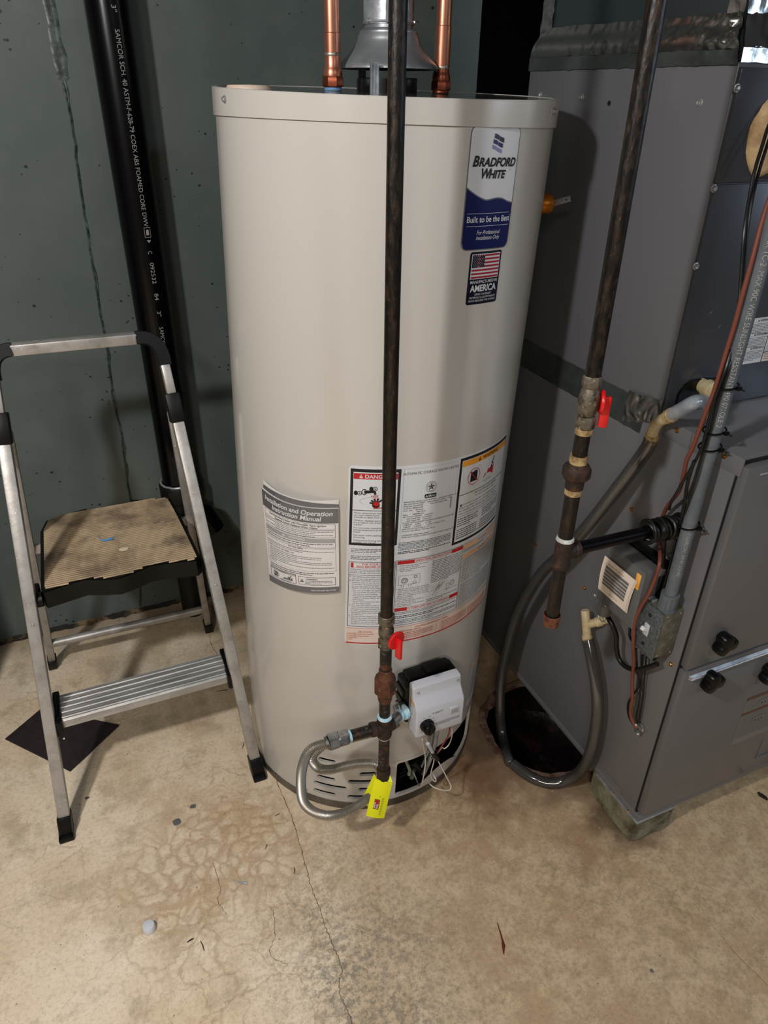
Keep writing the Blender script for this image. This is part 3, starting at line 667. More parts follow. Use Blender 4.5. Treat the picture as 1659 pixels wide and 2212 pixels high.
# --- big instruction label: three columns wrapped round the tank
def S_(p): return p*TR
A0, A1 = -.545, .752
base = Art(tsurf, .0003); base.rrect(S_(A0), .474, S_(A1), .858, .008, 'label', 0, n=40)
base.rect(S_(A0)+.003, .4775, S_(A1)-.002, .514, 'labelcream', 1, 40)
base.rect(S_(A0)+.003, .4755, S_(A1)-.002, .4785, 'redink', 2, 40)
rate = base.make('rating_label', heater, 'wide white instruction label with red and orange headings')
a = Art(tsurf, .0006)
# danger panel
x0, x1 = S_(-.532), S_(-.222)
a.rect(x0, .7, x1, .852, 'ink', 0); a.rect(x0+.005, .705, x1-.005, .846, 'label', 1)
a.rect(x0+.0055, .833, x1-.0055, .844, 'redink', 2); a.text(x0+.0245, .8352, .0095, 'DANGER', 'label', lay=3, bold=.02, sx=1.1)
a.poly([(x0+.015, .835), (x0+.0215, .835), (x0+.01825, .8425)], 'label', 3); a.rect(x0+.0179, .8362, x0+.0186, .8404, 'redink', 4)
a.rect(x0, .7715, x1, .7727, 'ink', 2)
def ring(cx, cy, r, w_=.0014): a.disc(cx, cy, r, 'ink', 2, 16, ri=r-w_)
for cx, cy in ((x0+.013, .806), (x0+.0395, .815)):
    a.disc(cx-.003, cy, .0036, 'ink', 2, 12, ry=.0045); ring(cx+.0035, cy, .0042, .0012); a.disc(cx+.0035, cy, .0013, 'ink', 2, 8)
a.disc(x0+.0245, .8085, .0046, 'ink', 2, 18, ri=.0034, ry=.006)
a.poly([(x0+.0245, .8055), (x0+.0245, .8115), (x0+.040, .8125), (x0+.0445, .8105), (x0+.0455, .804), (x0+.0415, .804), (x0+.0405, .8075)], 'ink', 3)
a.line([(x0+.006, .799), (x0+.045, .8055)], .0004, 'grayink', 2); a.line([(x0+.022, .785), (x0+.0165, .7905), (x0+.021, .795), (x0+.035, .799)], .0004, 'grayink', 2)
a.text(x0+.036, .7985, .0065, 'HOT', 'redink', lay=4); 
for k, (dx, dy, ln) in enumerate(((-.011, .002, .012), (-.0085, .007, .014), (-.003, .0105, .015), (.004, .011, .015), (.0105, .008, .013))):
    a.line([(x0+.0455, .786), (x0+.0455+dx, .786+dy)], .0032, 'ink', 3)
a.disc(x0+.0455, .784, .0068, 'ink', 3, 14); a.disc(x0+.046, .786, .0055, 'redink', 4, 12, ry=.0045); a.text(x0+.041, .7765, .0056, 'BURN', 'redink', lay=5, bold=.02)
for dx in (0, .002, .004): a.line([(x0+.0425+dx, .8035), (x0+.0405+dx*1.6, .7915)], .0004, 'redink', 4)
dl = ['Water temperature over 125°F', 'can cause severe burns', 'instantly or death from scalds.', '', 'Children, disabled and elderly', 'are at highest risk of being', 'scalded.', '', 'See instruction manual before', 'setting temperature at water', 'heater.', '', 'Feel water before bathing or', 'showering.', '', 'Temperature limiting valves are', 'available, see manual.']
y = .7655
for t in dl:
    if t: a.text(x0+.0075, y, .00475, t, 'ink', lay=2, sx=1.02); y -= .0043
    else: y -= .0022
a.greek(x0+.004, x1-.004, .6915, .0022, 3, .0032, 'grayink', seed=1); a.rect(x0, .6815, x1+.001, .6818, 'grayink', 1); a.greek(x0+.004, x1-.004, .6765, .0022, 3, .0032, 'grayink', seed=2)
# safety panel
a.frame(x0+.001, .517, x1, .665, .0009, 'ink', 1); a.frame(x0+.005, .652, x1-.002, .6625, .0004, 'redink', 1); a.rect(x0+.005, .652, x0+.0095, .6625, 'redink', 2)
a.text((x0+x1)/2+.008, .6580, .0056, 'FOR YOUR SAFETY', 'redline', align='CENTER', bold=.01, sx=1.1); a.text((x0+x1)/2+.006, .6530, .0056, 'READ BEFORE OPERATING', 'redline', align='CENTER', bold=.01, sx=1.02)
for i, t in enumerate(('WARNING: If you do not follow these', 'exactly, a fire or explosion may result,', 'property damage, personal injury or')): a.text(x0+.004, .6470-i*.0036, .0040, t, 'grayink', sx=1.08)
a.rect(x0+.001, .6355, x1, .6362, 'ink', 1)
sl = ['A. This appliance has a pilot which is', '    electric spark gas ignition system', 'B. BEFORE LIGHTING smell all around', '    appliance area for gas. Be sure to', '    to the floor because some gas is', '    air and will settle on the floor.', '    WHAT TO DO IF YOU SMELL GAS', '    * Do not try to light any appliance.', '    * Do not touch any electric switch;', '      any phone in your building.', '    * Immediately call your gas supplier', "      neighbor's phone. Follow the gas", '      instructions.', '    * If you cannot reach your gas supplier', '      the fire department.', 'C. Use only your hand to push in or turn', '    control knob. Never use tools. If the', "    not push in or turn by hand, don't try", '    it, call a qualified service technician', '    attempted repair may result in a fire', '    or explosion.', 'D. Do not use this appliance if any part', '    been under water. Immediately call', '    service technician to inspect the', '    to replace any part of the control', '    any gas control which has been']
for i, t in enumerate(sl): a.text(x0+.003, .6312-i*.00432, .0039, t, 'grayink', sx=1.1)
# centre: rating plate
c0, c1 = S_(-.205), S_(.170)
a.frame(c0, .700, c1, .8515, .0003, 'midgray', 1)
a.text((c0+c1)/2, .8395, .0072, 'AUTOMATIC STORAGE WATER HEATER', 'grayink', align='CENTER', sx=.83)
cx = (c0+c1)/2
a.disc(cx, .812, .0105, 'ink', 1, 28, ri=.0100); a.disc(cx, .812, .0078, 'ink', 1, 24, ri=.0074)
star = [(cx+(.0072 if i % 2 == 0 else .0029)*math.sin(PI*i/5), .812+(.0072 if i % 2 == 0 else .0029)*math.cos(PI*i/5)) for i in range(10)]
for i in range(10): a.poly([(cx, .812), star[i], star[(i+1) % 10]], 'ink', 1)
a.disc(cx, .812, .0022, 'label', 2, 10, ri=.0017); a.text(cx, .8185, .0020, 'DESIGN', 'ink', align='CENTER'); a.text(cx, .8027, .0020, 'CERTIFIED', 'ink', align='CENTER')
a.rrect(cx-.0115, .7905, cx+.0115, .7985, .002, 'ink', 1, n=4); a.text(cx-.010, .7925, .0058, 'AHRI', 'label', lay=3, bold=.02); a.text(cx+.0015, .7928, .0040, 'CERTIFIED', 'label', lay=3, sx=.9)
rp = ['BRADFORD WHITE CORPORATION   www.bradfordwhite.com', '200 LAFAYETTE STREET   MIDDLEVILLE MI 49333   USA', 'Model No. RG250T6N            Type: NATURAL GAS', 'Serial No: RB50061684', 'Nom. Cap:     50 US gal', '                       189.2 liters', 'Input:        40000(Btu/hr)', 'Gas Pressure Manifold     4.0(inWC)', '       Inlet Supply Max   14.0(inWC)', '       Inlet Supply Min     5.0(inWC)', 'CLOSET INSTALLATION MINIMUM CLEARANCES IN INCHES', '  4 FRONT     2 LEFT        12 TOP', '  0 BACK      2 RIGHT         4 VENT CONNECTOR', 'ANSI Z21.10.1-2014/CSA 4.1-2014', 'Pressure: Test 300 psi,  Working 150 psi', '', 'CATEGORY I NATURAL DRAFT', 'DOES NOT COMPLY W/RESTRICTIONS WITHIN 10ng/J NOx RULE']
for i, t in enumerate(rp):
    if t: a.text(c0+.003, .7855-i*.00422, .0038, t, 'ink', sx=1.02)
for i in range(26): a.rect(c1-.010, .7605+i*.00088, c1-.0065, .7605+i*.00088+(.0003 if i % 3 else .00055), 'ink', 1, 1)
a.greek(c0-.002, c1, .7035, .0020, 6, .0030, 'grayink', seed=5, last=.8); a.greek(c0-.002, c1, .684, .0022, 2, .0032, 'ink', seed=6)
# operating instructions
o0, o1 = S_(-.215), S_(.296)
a.frame(o0, .517, o1, .667, .0007, 'ink', 1)
def band(y, ta, w0, w1):
    a.rect(o0+.002, y, o0+w0, y+.0078, 'redink', 2); a.rect(o1-w1, y, o1-.0005, y+.0078, 'redink', 2)
    a.rect(o0+w0, y, o1-w1, y+.0004, 'redink', 2); a.rect(o0+w0, y+.0074, o1-w1, y+.0078, 'redink', 2)
    a.text((o0+w0+o1-w1)/2, y+.0018, .0064, ta, 'redline', align='CENTER', bold=.012)
band(.6575, 'OPERATING INSTRUCTIONS', .034, .028); band(.5505, 'TO TURN OFF GAS TO APPLIANCE', .026, .022)
L1 = ['1. STOP! Read the safety information', '    on the left on this label.', '2. Set the gas control knob to the', '    "OFF" position.']
for i, t in enumerate(L1): a.text(o0+.002, .6525-i*.0040, .0040, t, 'grayink', sx=1.0)
L2 = ['3. Wait five (5) minutes to clear out any gas.', '    Then smell for gas, including near the floor.', '    If you smell gas, STOP! Follow "B" in the', '    safety information at the left on this label.', "    If you don't smell gas, go to the next step.", '4. Remove lower door.', '5. Locate igniter button.', '6. Look through sight glass window on', '    inner door to view pilot.', '7. Turn the gas control knob clockwise', '    to the "HI" position.']
for i, t in enumerate(L2): a.text(o0+.002, .6008-i*.0040, .0039, t, 'grayink', sx=.95)
a.greek(o0+.072, o1-.002, .652, .0019, 14, .0037, 'grayink', seed=9)
# drawings: control knob and hands
a.frame(o0+.006, .611, o0+.048, .632, .0004, 'grayink', 2); a.disc(o0+.0175, .6205, .0062, 'ink', 2, 20, ri=.0052); a.disc(o0+.0175, .6205, .0034, 'ink', 2, 16, ri=.0028); a.line([(o0+.0175, .6205), (o0+.0215, .6235)], .0006, 'ink', 2)
a.frame(o0+.036, .6235, o0+.042, .629, .0007, 'ink', 2); a.frame(o0+.034, .6115, o0+.041, .6165, .0005, 'ink', 2)
for dx in (.012, .016, .026, .031): a.line([(o0+dx, .611), (o0+dx, .606)], .0005, 'ink', 2)
for k in range(9): a.line([(o0+.082+.010*math.cos(k), .585+.006*math.sin(k*2)), (o0+.096+.006*math.cos(k*1.7), .596-.006*math.sin(k))], .0004, 'grayink', 2)
a.line([(o0+.078, .572), (o0+.092, .592), (o0+.105, .598)], .0006, 'ink', 2); a.line([(o0+.084, .570), (o0+.094, .586)], .0005, 'ink', 2)
a.disc(o0+.124, .588, .0062, 'ink', 2, 18, ri=.0057); a.disc(o0+.124, .588, .0036, 'ink', 2, 14, ri=.0031); a.frame(o0+.110, .578, o0+.1165, .590, .0005, 'ink', 2); a.line([(o0+.105, .577), (o0+.137, .577)], .0005, 'ink', 2)
a.greek(o0+.066, o1-.004, .5655, .0019, 2, .0036, 'grayink', seed=10, last=.5)
a.greek(o0+.003, o1-.003, .5465, .0019, 2, .0034, 'grayink', seed=11); a.greek(o0+.003, o1-.003, .5375, .0024, 2, .0037, 'ink', seed=12); a.greek(o0+.003, o1-.003, .5285, .0020, 3, .0036, 'grayink', seed=13)
# warning panel (right)
w0, w1 = S_(.187), S_(.733)
a.rect(w0, .675, w1, .854, 'ink', 0, 20); a.rect(w0+.005, .6805, w1-.0035, .8485, 'label', 1, 20)
a.rect(w0+.006, .836, w1-.0045, .8475, 'orange', 2, 16); a.text((w0+w1)/2+.008, .8385, .0092, 'WARNING', 'ink', lay=3, align='CENTER', bold=.02, sx=1.15)
tx = (w0+w1)/2-.027; a.poly([(tx-.0042, .8382), (tx+.0042, .8382), (tx, .8458)], 'ink', 3); a.rect(tx-.0004, .8395, tx+.0004, .8432, 'orange', 4)
cx, cy = w0+.038, .811
a.poly([(cx-.009, cy-.011), (cx+.009, cy-.011), (cx+.009, cy+.008), (cx+.005, cy+.011), (cx-.006, cy+.008), (cx-.009, cy+.011)], 'ink', 2)
a.disc(cx, cy-.001, .0165, 'redink', 3, 26, ri=.0153); a.line([(cx-.011, cy+.010), (cx+.011, cy-.012)], .0013, 'redink', 3)
a.line([(cx+.006, cy+.011), (cx+.010, cy+.018), (cx+.017, cy+.017), (cx+.020, cy+.006), (cx+.017, cy-.004)], .0004, 'grayink', 2)
fx = cx+.028
a.poly([(fx, cy-.014), (fx+.034, cy-.014), (fx+.034, cy+.006), (fx+.030, cy+.001), (fx+.026, cy+.007), (fx+.021, cy-.002), (fx+.016, cy+.002), (fx+.011, cy-.007), (fx+.006, cy-.006)], 'redink', 2)
a.line([(fx+.024, cy-.004), (fx+.028, cy+.010), (fx+.031, cy+.016)], .0028, 'ink', 3); a.line([(fx+.024, cy+.010), (fx+.034, cy+.006)], .0016, 'ink', 3); a.disc(fx+.032, cy+.0185, .0026, 'ink', 3, 12, ri=.0016)
a.disc(fx+.016, cy-.0205, .015, 'ink', 2, 20, ri=.0147, ry=.0032); a.text(fx+.016, cy-.022, .0042, 'Flammable Vapors', 'ink', align='CENTER', sx=.8)
a.rect(w0+.005, .7785, w1-.0035, .7797, 'ink', 2, 12); a.text((w0+w1)/2+.006, .7715, .0056, 'FIRE AND EXPLOSION HAZARD', 'ink', lay=2, align='CENTER', sx=.95); a.text((w0+w1)/2+.004, .7655, .0048, 'Can result in serious injury or death.', 'ink', lay=2, align='CENTER', sx=.9)
for i, t in enumerate(('    Do not store or use gasoline or other flammable vapors and', 'liquids in the vicinity of this or any other appliance. Storage or', 'use of gasoline or other flammable vapors or liquids in the vicinity', 'of this or any other appliance can result in serious injury or death.')): a.text(w0+.008, .7565-i*.0062, .0049, t, 'ink', lay=2, sx=.93)
a.poly([(w0+.009, .7555), (w0+.0145, .7555), (w0+.01175, .7605)], 'ink', 3)
a.rect(w0+.007, .7335, w1-.005, .7341, 'ink', 2, 12)
a.greek(w0+.008, w0+.064, .7275, .0025, 4, .0048, 'ink', lay=2, seed=14); a.greek(w0+.078, w1-.010, .7275, .0025, 4, .0048, 'ink', lay=2, seed=15)
a.greek(w0+.008, w0+.064, .7045, .0025, 5, .0046, 'ink', lay=2, seed=16, last=.9); a.greek(w0+.074, w1-.010, .7045, .0025, 5, .0046, 'ink', lay=2, seed=17, last=.9)
a.greek(w0+.008, w1-.008, .6965-.010, .0022, 1, .004, 'ink', lay=2, seed=18, last=1)
# right lower column
g0, g1 = S_(.302), S_(.735)
a.frame(g0, .517, g1, .667, .0006, 'ink', 1)
a.rect(g0+.002, .655, g0+.045, .664, 'pinkorange', 2); a.rect(g0+.075, .655, g1-.001, .664, 'pinkorange', 2); a.text((g0+g1)/2, .657, .0062, 'WARNING', 'redline', align='CENTER', bold=.015)
a.greek(g0+.003, g1-.003, .651, .0019, 2, .0034, 'grayink', seed=20)
a.rect(g0+.002, .634, g0+.045, .642, 'pinkorange', 2); a.rect(g0+.075, .634, g1-.001, .642, 'pinkorange', 2); a.text((g0+g1)/2, .6355, .0060, 'WARNING', 'redline', align='CENTER', bold=.015)
a.greek(g0+.003, g1-.003, .629, .0020, 13, .0043, 'grayink', seed=21); a.greek(g0+.003, g1-.003, .571, .0020, 13, .0041, 'grayink', seed=22)
# bottom band: diagnostic codes
a.rect(S_(A0)+.003, .5125, S_(A1)-.002, .5131, 'redline', 2, 30)
a.text(S_(-.44)+.01, .5035, .0048, 'LED STATUS', 'redline', align='CENTER', lay=3, bold=.01)
for i, t in enumerate(('One flash every four seconds', 'One flash every second', 'Solid ON', 'OFF')):
    a.text(S_(A0)+.008, .4985-i*.0046, .0037, t, 'redline', lay=3, sx=1.1); a.rect(S_(A0)+.006, .5022-i*.0046, S_(-.225), .5024-i*.0046, 'redline', 3)
a.text(S_(-.06)+.002, .5050, .0052, 'CONTROL DIAGNOSTIC CODES', 'redline', align='LEFT', lay=3, bold=.012); a.text(S_(-.17), .5000, .0044, 'OPERATIONAL STATUS', 'redline', lay=3, bold=.01)
for i in range(5): a.rect(S_(-.19), .4988-i*.0041, S_(.12), .4990-i*.0041, 'redline', 3); a.rect(S_(.165), .5018-i*.0045, S_(.73), .502-i*.0045, 'redline', 3)
a.greek(S_(-.185), S_(.10), .4955, .0019, 4, .0041, 'redline', lay=3, seed=24); a.greek(S_(.17), S_(.42), .4985, .0019, 5, .0045, 'redline', lay=3, seed=25); a.greek(S_(.44), S_(.72), .4985, .0019, 5, .0045, 'redline', lay=3, seed=26)
for p_ in (S_(A0)+.0045, S_(.125), S_(.155)): a.rect(p_, .479, p_+.0016, .5015, 'pinkorange', 3)
a.make('printing', rate)
# small label low on the right side of the tank
base = Art(tsurf, .0003); base.rrect(S_(.66), .17, S_(1.15), .30, .008, 'label', 0, n=20); lr = base.make('side_label', heater, 'pale label on the right flank by the gas valve')
a = Art(tsurf, .0006); a.rect(S_(.665), .288, S_(.80), .2935, 'orange', 1); a.rect(S_(.81), .288, S_(1.14), .2935, 'orange', 1); a.greek(S_(.67), S_(1.14), .28, .0022, 20, .0048, 'grayink', seed=31); a.make('printing', lr)

# --- gas control valve on the heater
valve = obj('gas_valve', MB().box((.452, .905, .312), (.570, .952, .412), bev=.006), 'black', heater, label='black valve body behind a pale grey cover')
b = MB(); prof = [(.868, .311), (.868, .376), (.871, .381), (.884, .398), (.886, .402), (.888, .419), (.892, .4225), (.907, .4225), (.907, .305), (.874, .305), (.869, .307)]
X0, X1 = .458, .564; n = len(prof)
vs = [Vector((X0, v, z)) for v, z in prof]+[Vector((X1, v, z)) for v, z in prof]
bmv = bmesh.new(); bv = [bmv.verts.new(v) for v in vs]; bmv.faces.new(bv[:n][::-1]); bmv.faces.new(bv[n:])
for i in range(n): bmv.faces.new((bv[i], bv[(i+1) % n], bv[n+(i+1) % n], bv[n+i]))
bmesh.ops.recalc_face_normals(bmv, faces=bmv.faces)
ed = [e for e in bmv.edges if abs(e.verts[0].co.x-e.verts[1].co.x) < 1e-6]
bmesh.ops.bevel(bmv, geom=ed, offset=.004, segments=3, affect='EDGES', profile=.5); bmv.verts.index_update()
b.add([v.co for v in bmv.verts], [[v.index for v in f.verts] for f in bmv.faces]); bmv.free()
obj('cover', b, 'white', valve, label='pale grey cover')
b = MB()
for q in ((.4475, .335), (.4475, .362), (.4475, .388)): b.box((q[0], .912, q[1]-.009), (.456, .945, q[1]+.009), bev=.002)
b.box((.462, .915, .408), (.56, .948, .421), bev=.004); b.box((.5, .915, .415), (.55, .94, .427), bev=.003)
obj('bracket', b, 'black', valve)
for q in ((.469, .4095), (.5555, .4105)):
    screw(valve, (q[0], .8875, q[1]), (0, -1, .3), .0024)
b = MB(); k0 = on_v(921, 1565, .868); k0.y = .868
b.lathe([(.0145, 0), (.0145, .006), (.0125, .0075), (.0125, .016), (.0115, .018), (.0, .018)], k0, (0, -1, 0), 28); b.box(k0+Vector((-.0025, -.021, -.011)), k0+Vector((.0025, -.014, .011)), bev=.001)
obj('knob', b, 'black', valve)
def vface(s, t, off): return Vector((X0+s, .868-off, .305+t))
a = Art(vface, .0003); kx, kz = k0.x-X0, k0.z-.305
for i, (dx, dz) in enumerate(((-.014, .013), (-.006, .019), (.006, .020), (.015, .012), (.019, .004), (-.010, -.018))): a.rect(kx+dx-.002, kz+dz, kx+dx+.002, kz+dz+.0008, 'grayink', 1)
a.greek(kx+.020, X1-X0-.008, .028, .0014, 4, .0024, 'grayink', seed=40); a.poly([(kx+.012, .056), (kx+.016, .056), (kx+.014, .0595)], 'grayink', 1); a.greek(kx+.018, kx+.036, .0585, .0012, 3, .0018, 'grayink', seed=41)
a.make('dial_marks', valve)
b = MB(); bq = on_v(980, 1532, .868); b.box((bq.x-.0095, .8655, bq.z-.0085), (bq.x+.0095, .869, bq.z+.0085), bev=.001); obj('button_frame', b, 'white', valve)
b = MB(); b.box((bq.x-.0065, .8645, bq.z-.0055), (bq.x+.0065, .8665, bq.z+.0055), bev=.0006); obj('button', b, 'midgray', valve)
def vleft(s, t, off): return Vector((X0-off, .904-s, .311+t))
a = Art(vleft, .0003); a.rect(.004, .036, .024, .078, 'label', 0); a.rect(.004, .072, .024, .078, 'orange', 1); a.greek(.006, .022, .068, .0016, 9, .0034, 'grayink', seed=42); a.rect(.006, .002, .02, .03, 'label', 0); a.greek(.008, .018, .026, .0016, 6, .004, 'grayink', seed=43)
a.make('side_sticker', valve)
b = MB(); b.box((.486, .885, .296), (.498, .9, .306), bev=.002); b.box((.497, .885, .286), (.503, .89, .296), bev=.001); b.box((.545, .878, .296), (.566, .895, .312), bev=.002); obj('wire_plug', b, 'black', valve)
b = MB(); pq = Vector((.5625, .905, .305)); b.lathe([(.008, -.02), (.008, 0), (.0125, .001), (.0125, .006), (.010, .007), (.010, .013), (.0125, .014), (.0125, .019), (.006, .0195), (.006, .016), (0, .016)], pq, (.75, -.62, -.1), 24); obj('brass_port', b, 'brass', valve, label='brass side port')
# inlet bushing
b = MB(); b.lathe([(.0175, 0), (.0175, .012), (.013, .013), (.013, .02)], (.452, .88+.03, .352), (-1, 0, 0), 20); obj('inlet_port', b, 'steelfit', valve)
# wiring of the burner (parts of the heater)
def wire(name, pts, r, mat, parent, n=8, sub=8, label=None): return obj(name, MB().tube(spline(pts, sub), r, n), mat, parent, label=label)
v_ = .885
wire('wire', [on_v(x, y, v) for x, y, v in [(972, 1572, .885), (968, 1590, .885), (958, 1606, .90), (945, 1625, .91), (940, 1632, .915)]], .0016, 'wirered', heater, label='dull red wire')
wire('wire', [on_v(x, y, v) for x, y, v in [(976, 1573, .885), (976, 1590, .885), (970, 1608, .90), (960, 1617, .90), (955, 1615, .91), (942, 1630, .915)]], .0012, 'wirewhite', heater)
wire('wire', [on_v(x, y, v) for x, y, v in [(918, 1594, .9), (930, 1612, .905), (938, 1628, .91), (955, 1660, .91), (968, 1685, .905), (974, 1698, .90), (971, 1706, .895), (958, 1707, .895), (940, 1702, .90), (930, 1695, .91), (925, 1688, .93)]], .0013, 'wirewhite', heater)
wire('wire', [on_v(x, y, v) for x, y, v in [(938, 1638, .91), (936, 1650, .92), (931, 1668, .93), (931, 1678, .935), (936, 1686, .935), (941, 1688, .93), (941, 1682, .93), (935, 1672, .94)]], .0013, 'wirewhite', heater)
wire('wire', [on_v(x, y, v) for x, y, v in [(912, 1597, .9), (915, 1612, .91), (919, 1640, .925), (917, 1665, .93), (912, 1690, .935), (908, 1700, .94)]], .0014, 'wirewhite', heater)
wire('wire', [on_v(x, y, v) for x, y, v in [(893, 1650, .985), (904, 1662, .98), (915, 1675, .98)]], .0013, 'wirewhite', heater)
wire('wire', [on_v(x, y, v) for x, y, v in [(893, 1668, .98), (898, 1680, .98), (902, 1690, .98), (908, 1700, .94)]], .0013, 'wirewhite', heater)
b = MB(); b.tube([on_v(924, 1606, .89), on_v(934, 1624, .90)], .0042, 10); obj('cable_sleeve', b, 'white', heater)
b = MB(); b.tube([on_v(930, 1618, .905), on_v(945, 1640, .91)], .0055, 10); b.tube([on_v(930, 1636, .91), on_v(946, 1620, .912)], .003, 8); obj('cable_clip', b, 'black', heater)

# ================================================================== instruction manual in its sleeve
def bow(s, t, off):  # sheet stands off the jacket a little and sags
    f = (s/TR+1.16)/.57; return TK(s/TR, TR+off+.004+.010*math.sin(PI*min(1, max(0, f))), t)
man = thing('instruction_manual', TK(-.87, TR, .58), 'grey and white stapled instruction manual taped inside the clear sleeve', 'manual')
# corners measured in (phi, h); bilinear
MC = [(-1.132, .573), (-.583, .598), (-.600, .775), (-1.180, .7705)]
def msurf(s, t, off):  # s,t in 0..1
    a_ = (MC[0][0]*(1-s)+MC[1][0]*s)*(1-t)+(MC[3][0]*(1-s)+MC[2][0]*s)*t
    h_ = (MC[0][1]*(1-s)+MC[1][1]*s)*(1-t)+(MC[3][1]*(1-s)+MC[2][1]*s)*t
    return TK(a_, TR+off+.006+.009*math.sin(PI*min(1, max(0, s))), h_-.004*math.sin(PI*s)*t)
def mA(off): 
    W_, H_ = .1535, .180
    return Art(lambda s, t, o: msurf(s/W_, t/H_, o+off), .0004)
W_, H_ = .1535, .180
b = MB(); N = 16
vs = [msurf(i/N, j, o_) for i in range(N+1) for j in (0, 1) for o_ in (0, -.003)]
b.add(vs, [(i*4+0, i*4+4, i*4+6, i*4+2) for i in range(N)]+[(i*4+1, i*4+3, i*4+7, i*4+5) for i in range(N)]+[(i*4+2, i*4+6, i*4+7, i*4+3) for i in range(N)]+[(i*4, i*4+1, i*4+5, i*4+4) for i in range(N)]+[(0, 2, 3, 1), (N*4, N*4+1, N*4+3, N*4+2)])
obj('cover_sheet', b, 'paper', man)
b = MB(); vs = [msurf(i/N, t_, -.0045) for i in range(N+1) for t_ in (.8, 1.085-.02*math.sin(PI*i/N))]
b.add(vs, [(2*i, 2*i+2, 2*i+3, 2*i+1) for i in range(N)]); obj('inner_sheet', b, 'paper', man)
b = MB(); vs = [msurf(i/N, t_, -.0035) for i in range(N+1) for t_ in (.97, 1.035+.02*math.sin(PI*i/N))]
b.add(vs, [(2*i, 2*i+2, 2*i+3, 2*i+1) for i in range(N)]); obj('inner_cover', b, 'manualgray', man)
a = mA(.0)
a.rect(0, .150, W_, H_, 'manualgray', 0, 16); a.rect(0, 0, W_, .013, 'manualgray', 0, 16)
a.text(W_/2, .1655, .0128, 'Installation and Operation', 'label', align='CENTER', shear=.2, bold=.022, sx=1.0); a.text(W_/2, .1545, .0128, 'Instruction Manual', 'label', align='CENTER', shear=.2, bold=.022, sx=1.0)
a.text(W_-.006, .0045, .0042, '238-51013-00F REV 01/20', 'label', align='RIGHT', bold=.02)
a.frame(.006, .137, W_-.005, .1485, .0005, 'ink', 1); a.text(W_/2, .1432, .0054, 'Gas-Fired Water Heater with Flammable Vapor Ignition', 'ink', align='CENTER', bold=.01, shear=.2, sx=.93); a.text(W_/2, .1383, .0054, 'Resistant System Equipped Water Heater', 'ink', align='CENTER', bold=.01, shear=.2, sx=.93)
a.frame(.006, .120, W_-.005, .1355, .0005, 'ink', 1)
for i in range(4): a.greek(.009+(i % 2)*.025, W_-.009-(i % 2)*.03, .1315-i*.0035, .0019, 1, .004, 'grayink', seed=50+i, last=1)
a.rect(.006, .110, W_-.005, .118, 'midgray', 1, 10); a.text(W_/2+.003, .1118, .0068, 'WARNING', 'label', lay=2, align='CENTER', bold=.02); a.poly([(W_/2-.027, .1115), (W_/2-.020, .1115), (W_/2-.0235, .1168)], 'label', 2)
a.frame(.006, .0985, W_-.005, .110, .0005, 'ink', 1); a.greek(.009, W_-.009, .1055, .0022, 2, .0042, 'ink', seed=60, last=.7)
a.text(W_/2, .0935, .0046, 'For Your Safety', 'ink', align='CENTER', bold=.01)
a.greek(.008, W_-.008, .0895, .0018, 2, .0034, 'grayink', seed=61)
a.text(.010, .0805, .0042, 'WHAT TO DO IF YOU SMELL GAS', 'grayink', bold=.01)
a.greek(.012, W_-.03, .0765, .0018, 3, .0036, 'grayink', seed=62); a.greek(.012, W_-.012, .0655, .0018, 3, .0036, 'grayink', seed=63, last=.4); a.greek(.010, W_-.008, .0545, .0018, 2, .0036, 'grayink', seed=64, last=.15)
a.frame(.006, .0475, W_-.005, .0965, .0004, 'grayink', 1); a.greek(.010, W_-.006, .0425, .0022, 2, .0038, 'ink', seed=65, last=.7)
a.frame(.009, .0155, .074, .0365, .0008, 'ink', 1); a.rect(.010, .032, .073, .0358, 'midgray', 1); a.text(.043, .0322, .0042, 'WARNING', 'ink', lay=2, align='CENTER')
a.disc(.025, .0245, .0082, 'ink', 2, 20, ri=.0076, ry=.0066); a.poly([(.020, .0195), (.030, .0195), (.030, .028), (.020, .029)], 'ink', 1); a.line([(.019, .028), (.031, .021)], .0008, 'label', 2)
a.poly([(.040, .0195), (.066, .0195), (.066, .027), (.062, .024), (.058, .028), (.053, .023), (.048, .024), (.044, .021)], 'grayink', 1); a.line([(.058, .023), (.064, .031)], .0014, 'ink', 2); a.text(.036, .0163, .0036, 'Flammable Vapors', 'ink')
a.frame(.079, .017, W_-.006, .0345, .0009, 'grayink', 1); a.poly([(.082, .0225), (.090, .0225), (.086, .030)], 'grayink', 1); a.text(.094, .0285, .0044, 'WARNING', 'ink', bold=.01); a.greek(.092, W_-.010, .0255, .0017, 3, .0028, 'grayink', seed=66)
a.make('printing', man)
# clear sleeve
sleeve = MB(); N = 24; SC = [(-1.235, .560), (-.52, .574), (-.535, .800), (-1.06, .806)]
def ssurf(s, t, off):
    a_ = (SC[0][0]*(1-s)+SC[1][0]*s)*(1-t)+(SC[3][0]*(1-s)+SC[2][0]*s)*t; h_ = (SC[0][1]*(1-s)+SC[1][1]*s)*(1-t)+(SC[3][1]*(1-s)+SC[2][1]*s)*t
    e = min(s, 1-s)*2; wv = .0012*mnoise.noise(Vector((s*9, t*7, 2)))
    return TK(a_, TR+off+.001+(.0175*min(1, e*2.2)**.6)*(1-.15*t)+wv, h_)
vs = [ssurf(i/N, j/12, 0) for i in range(N+1) for j in range(13)]
sleeve.add(vs, [(i*13+j, (i+1)*13+j, (i+1)*13+j+1, i*13+j+1) for i in range(N) for j in range(12)])
sl_ = solo('document_sleeve', sleeve, 'plast', 'crinkled clear plastic sleeve stuck on the heater, holding the manual', 'plastic sleeve')

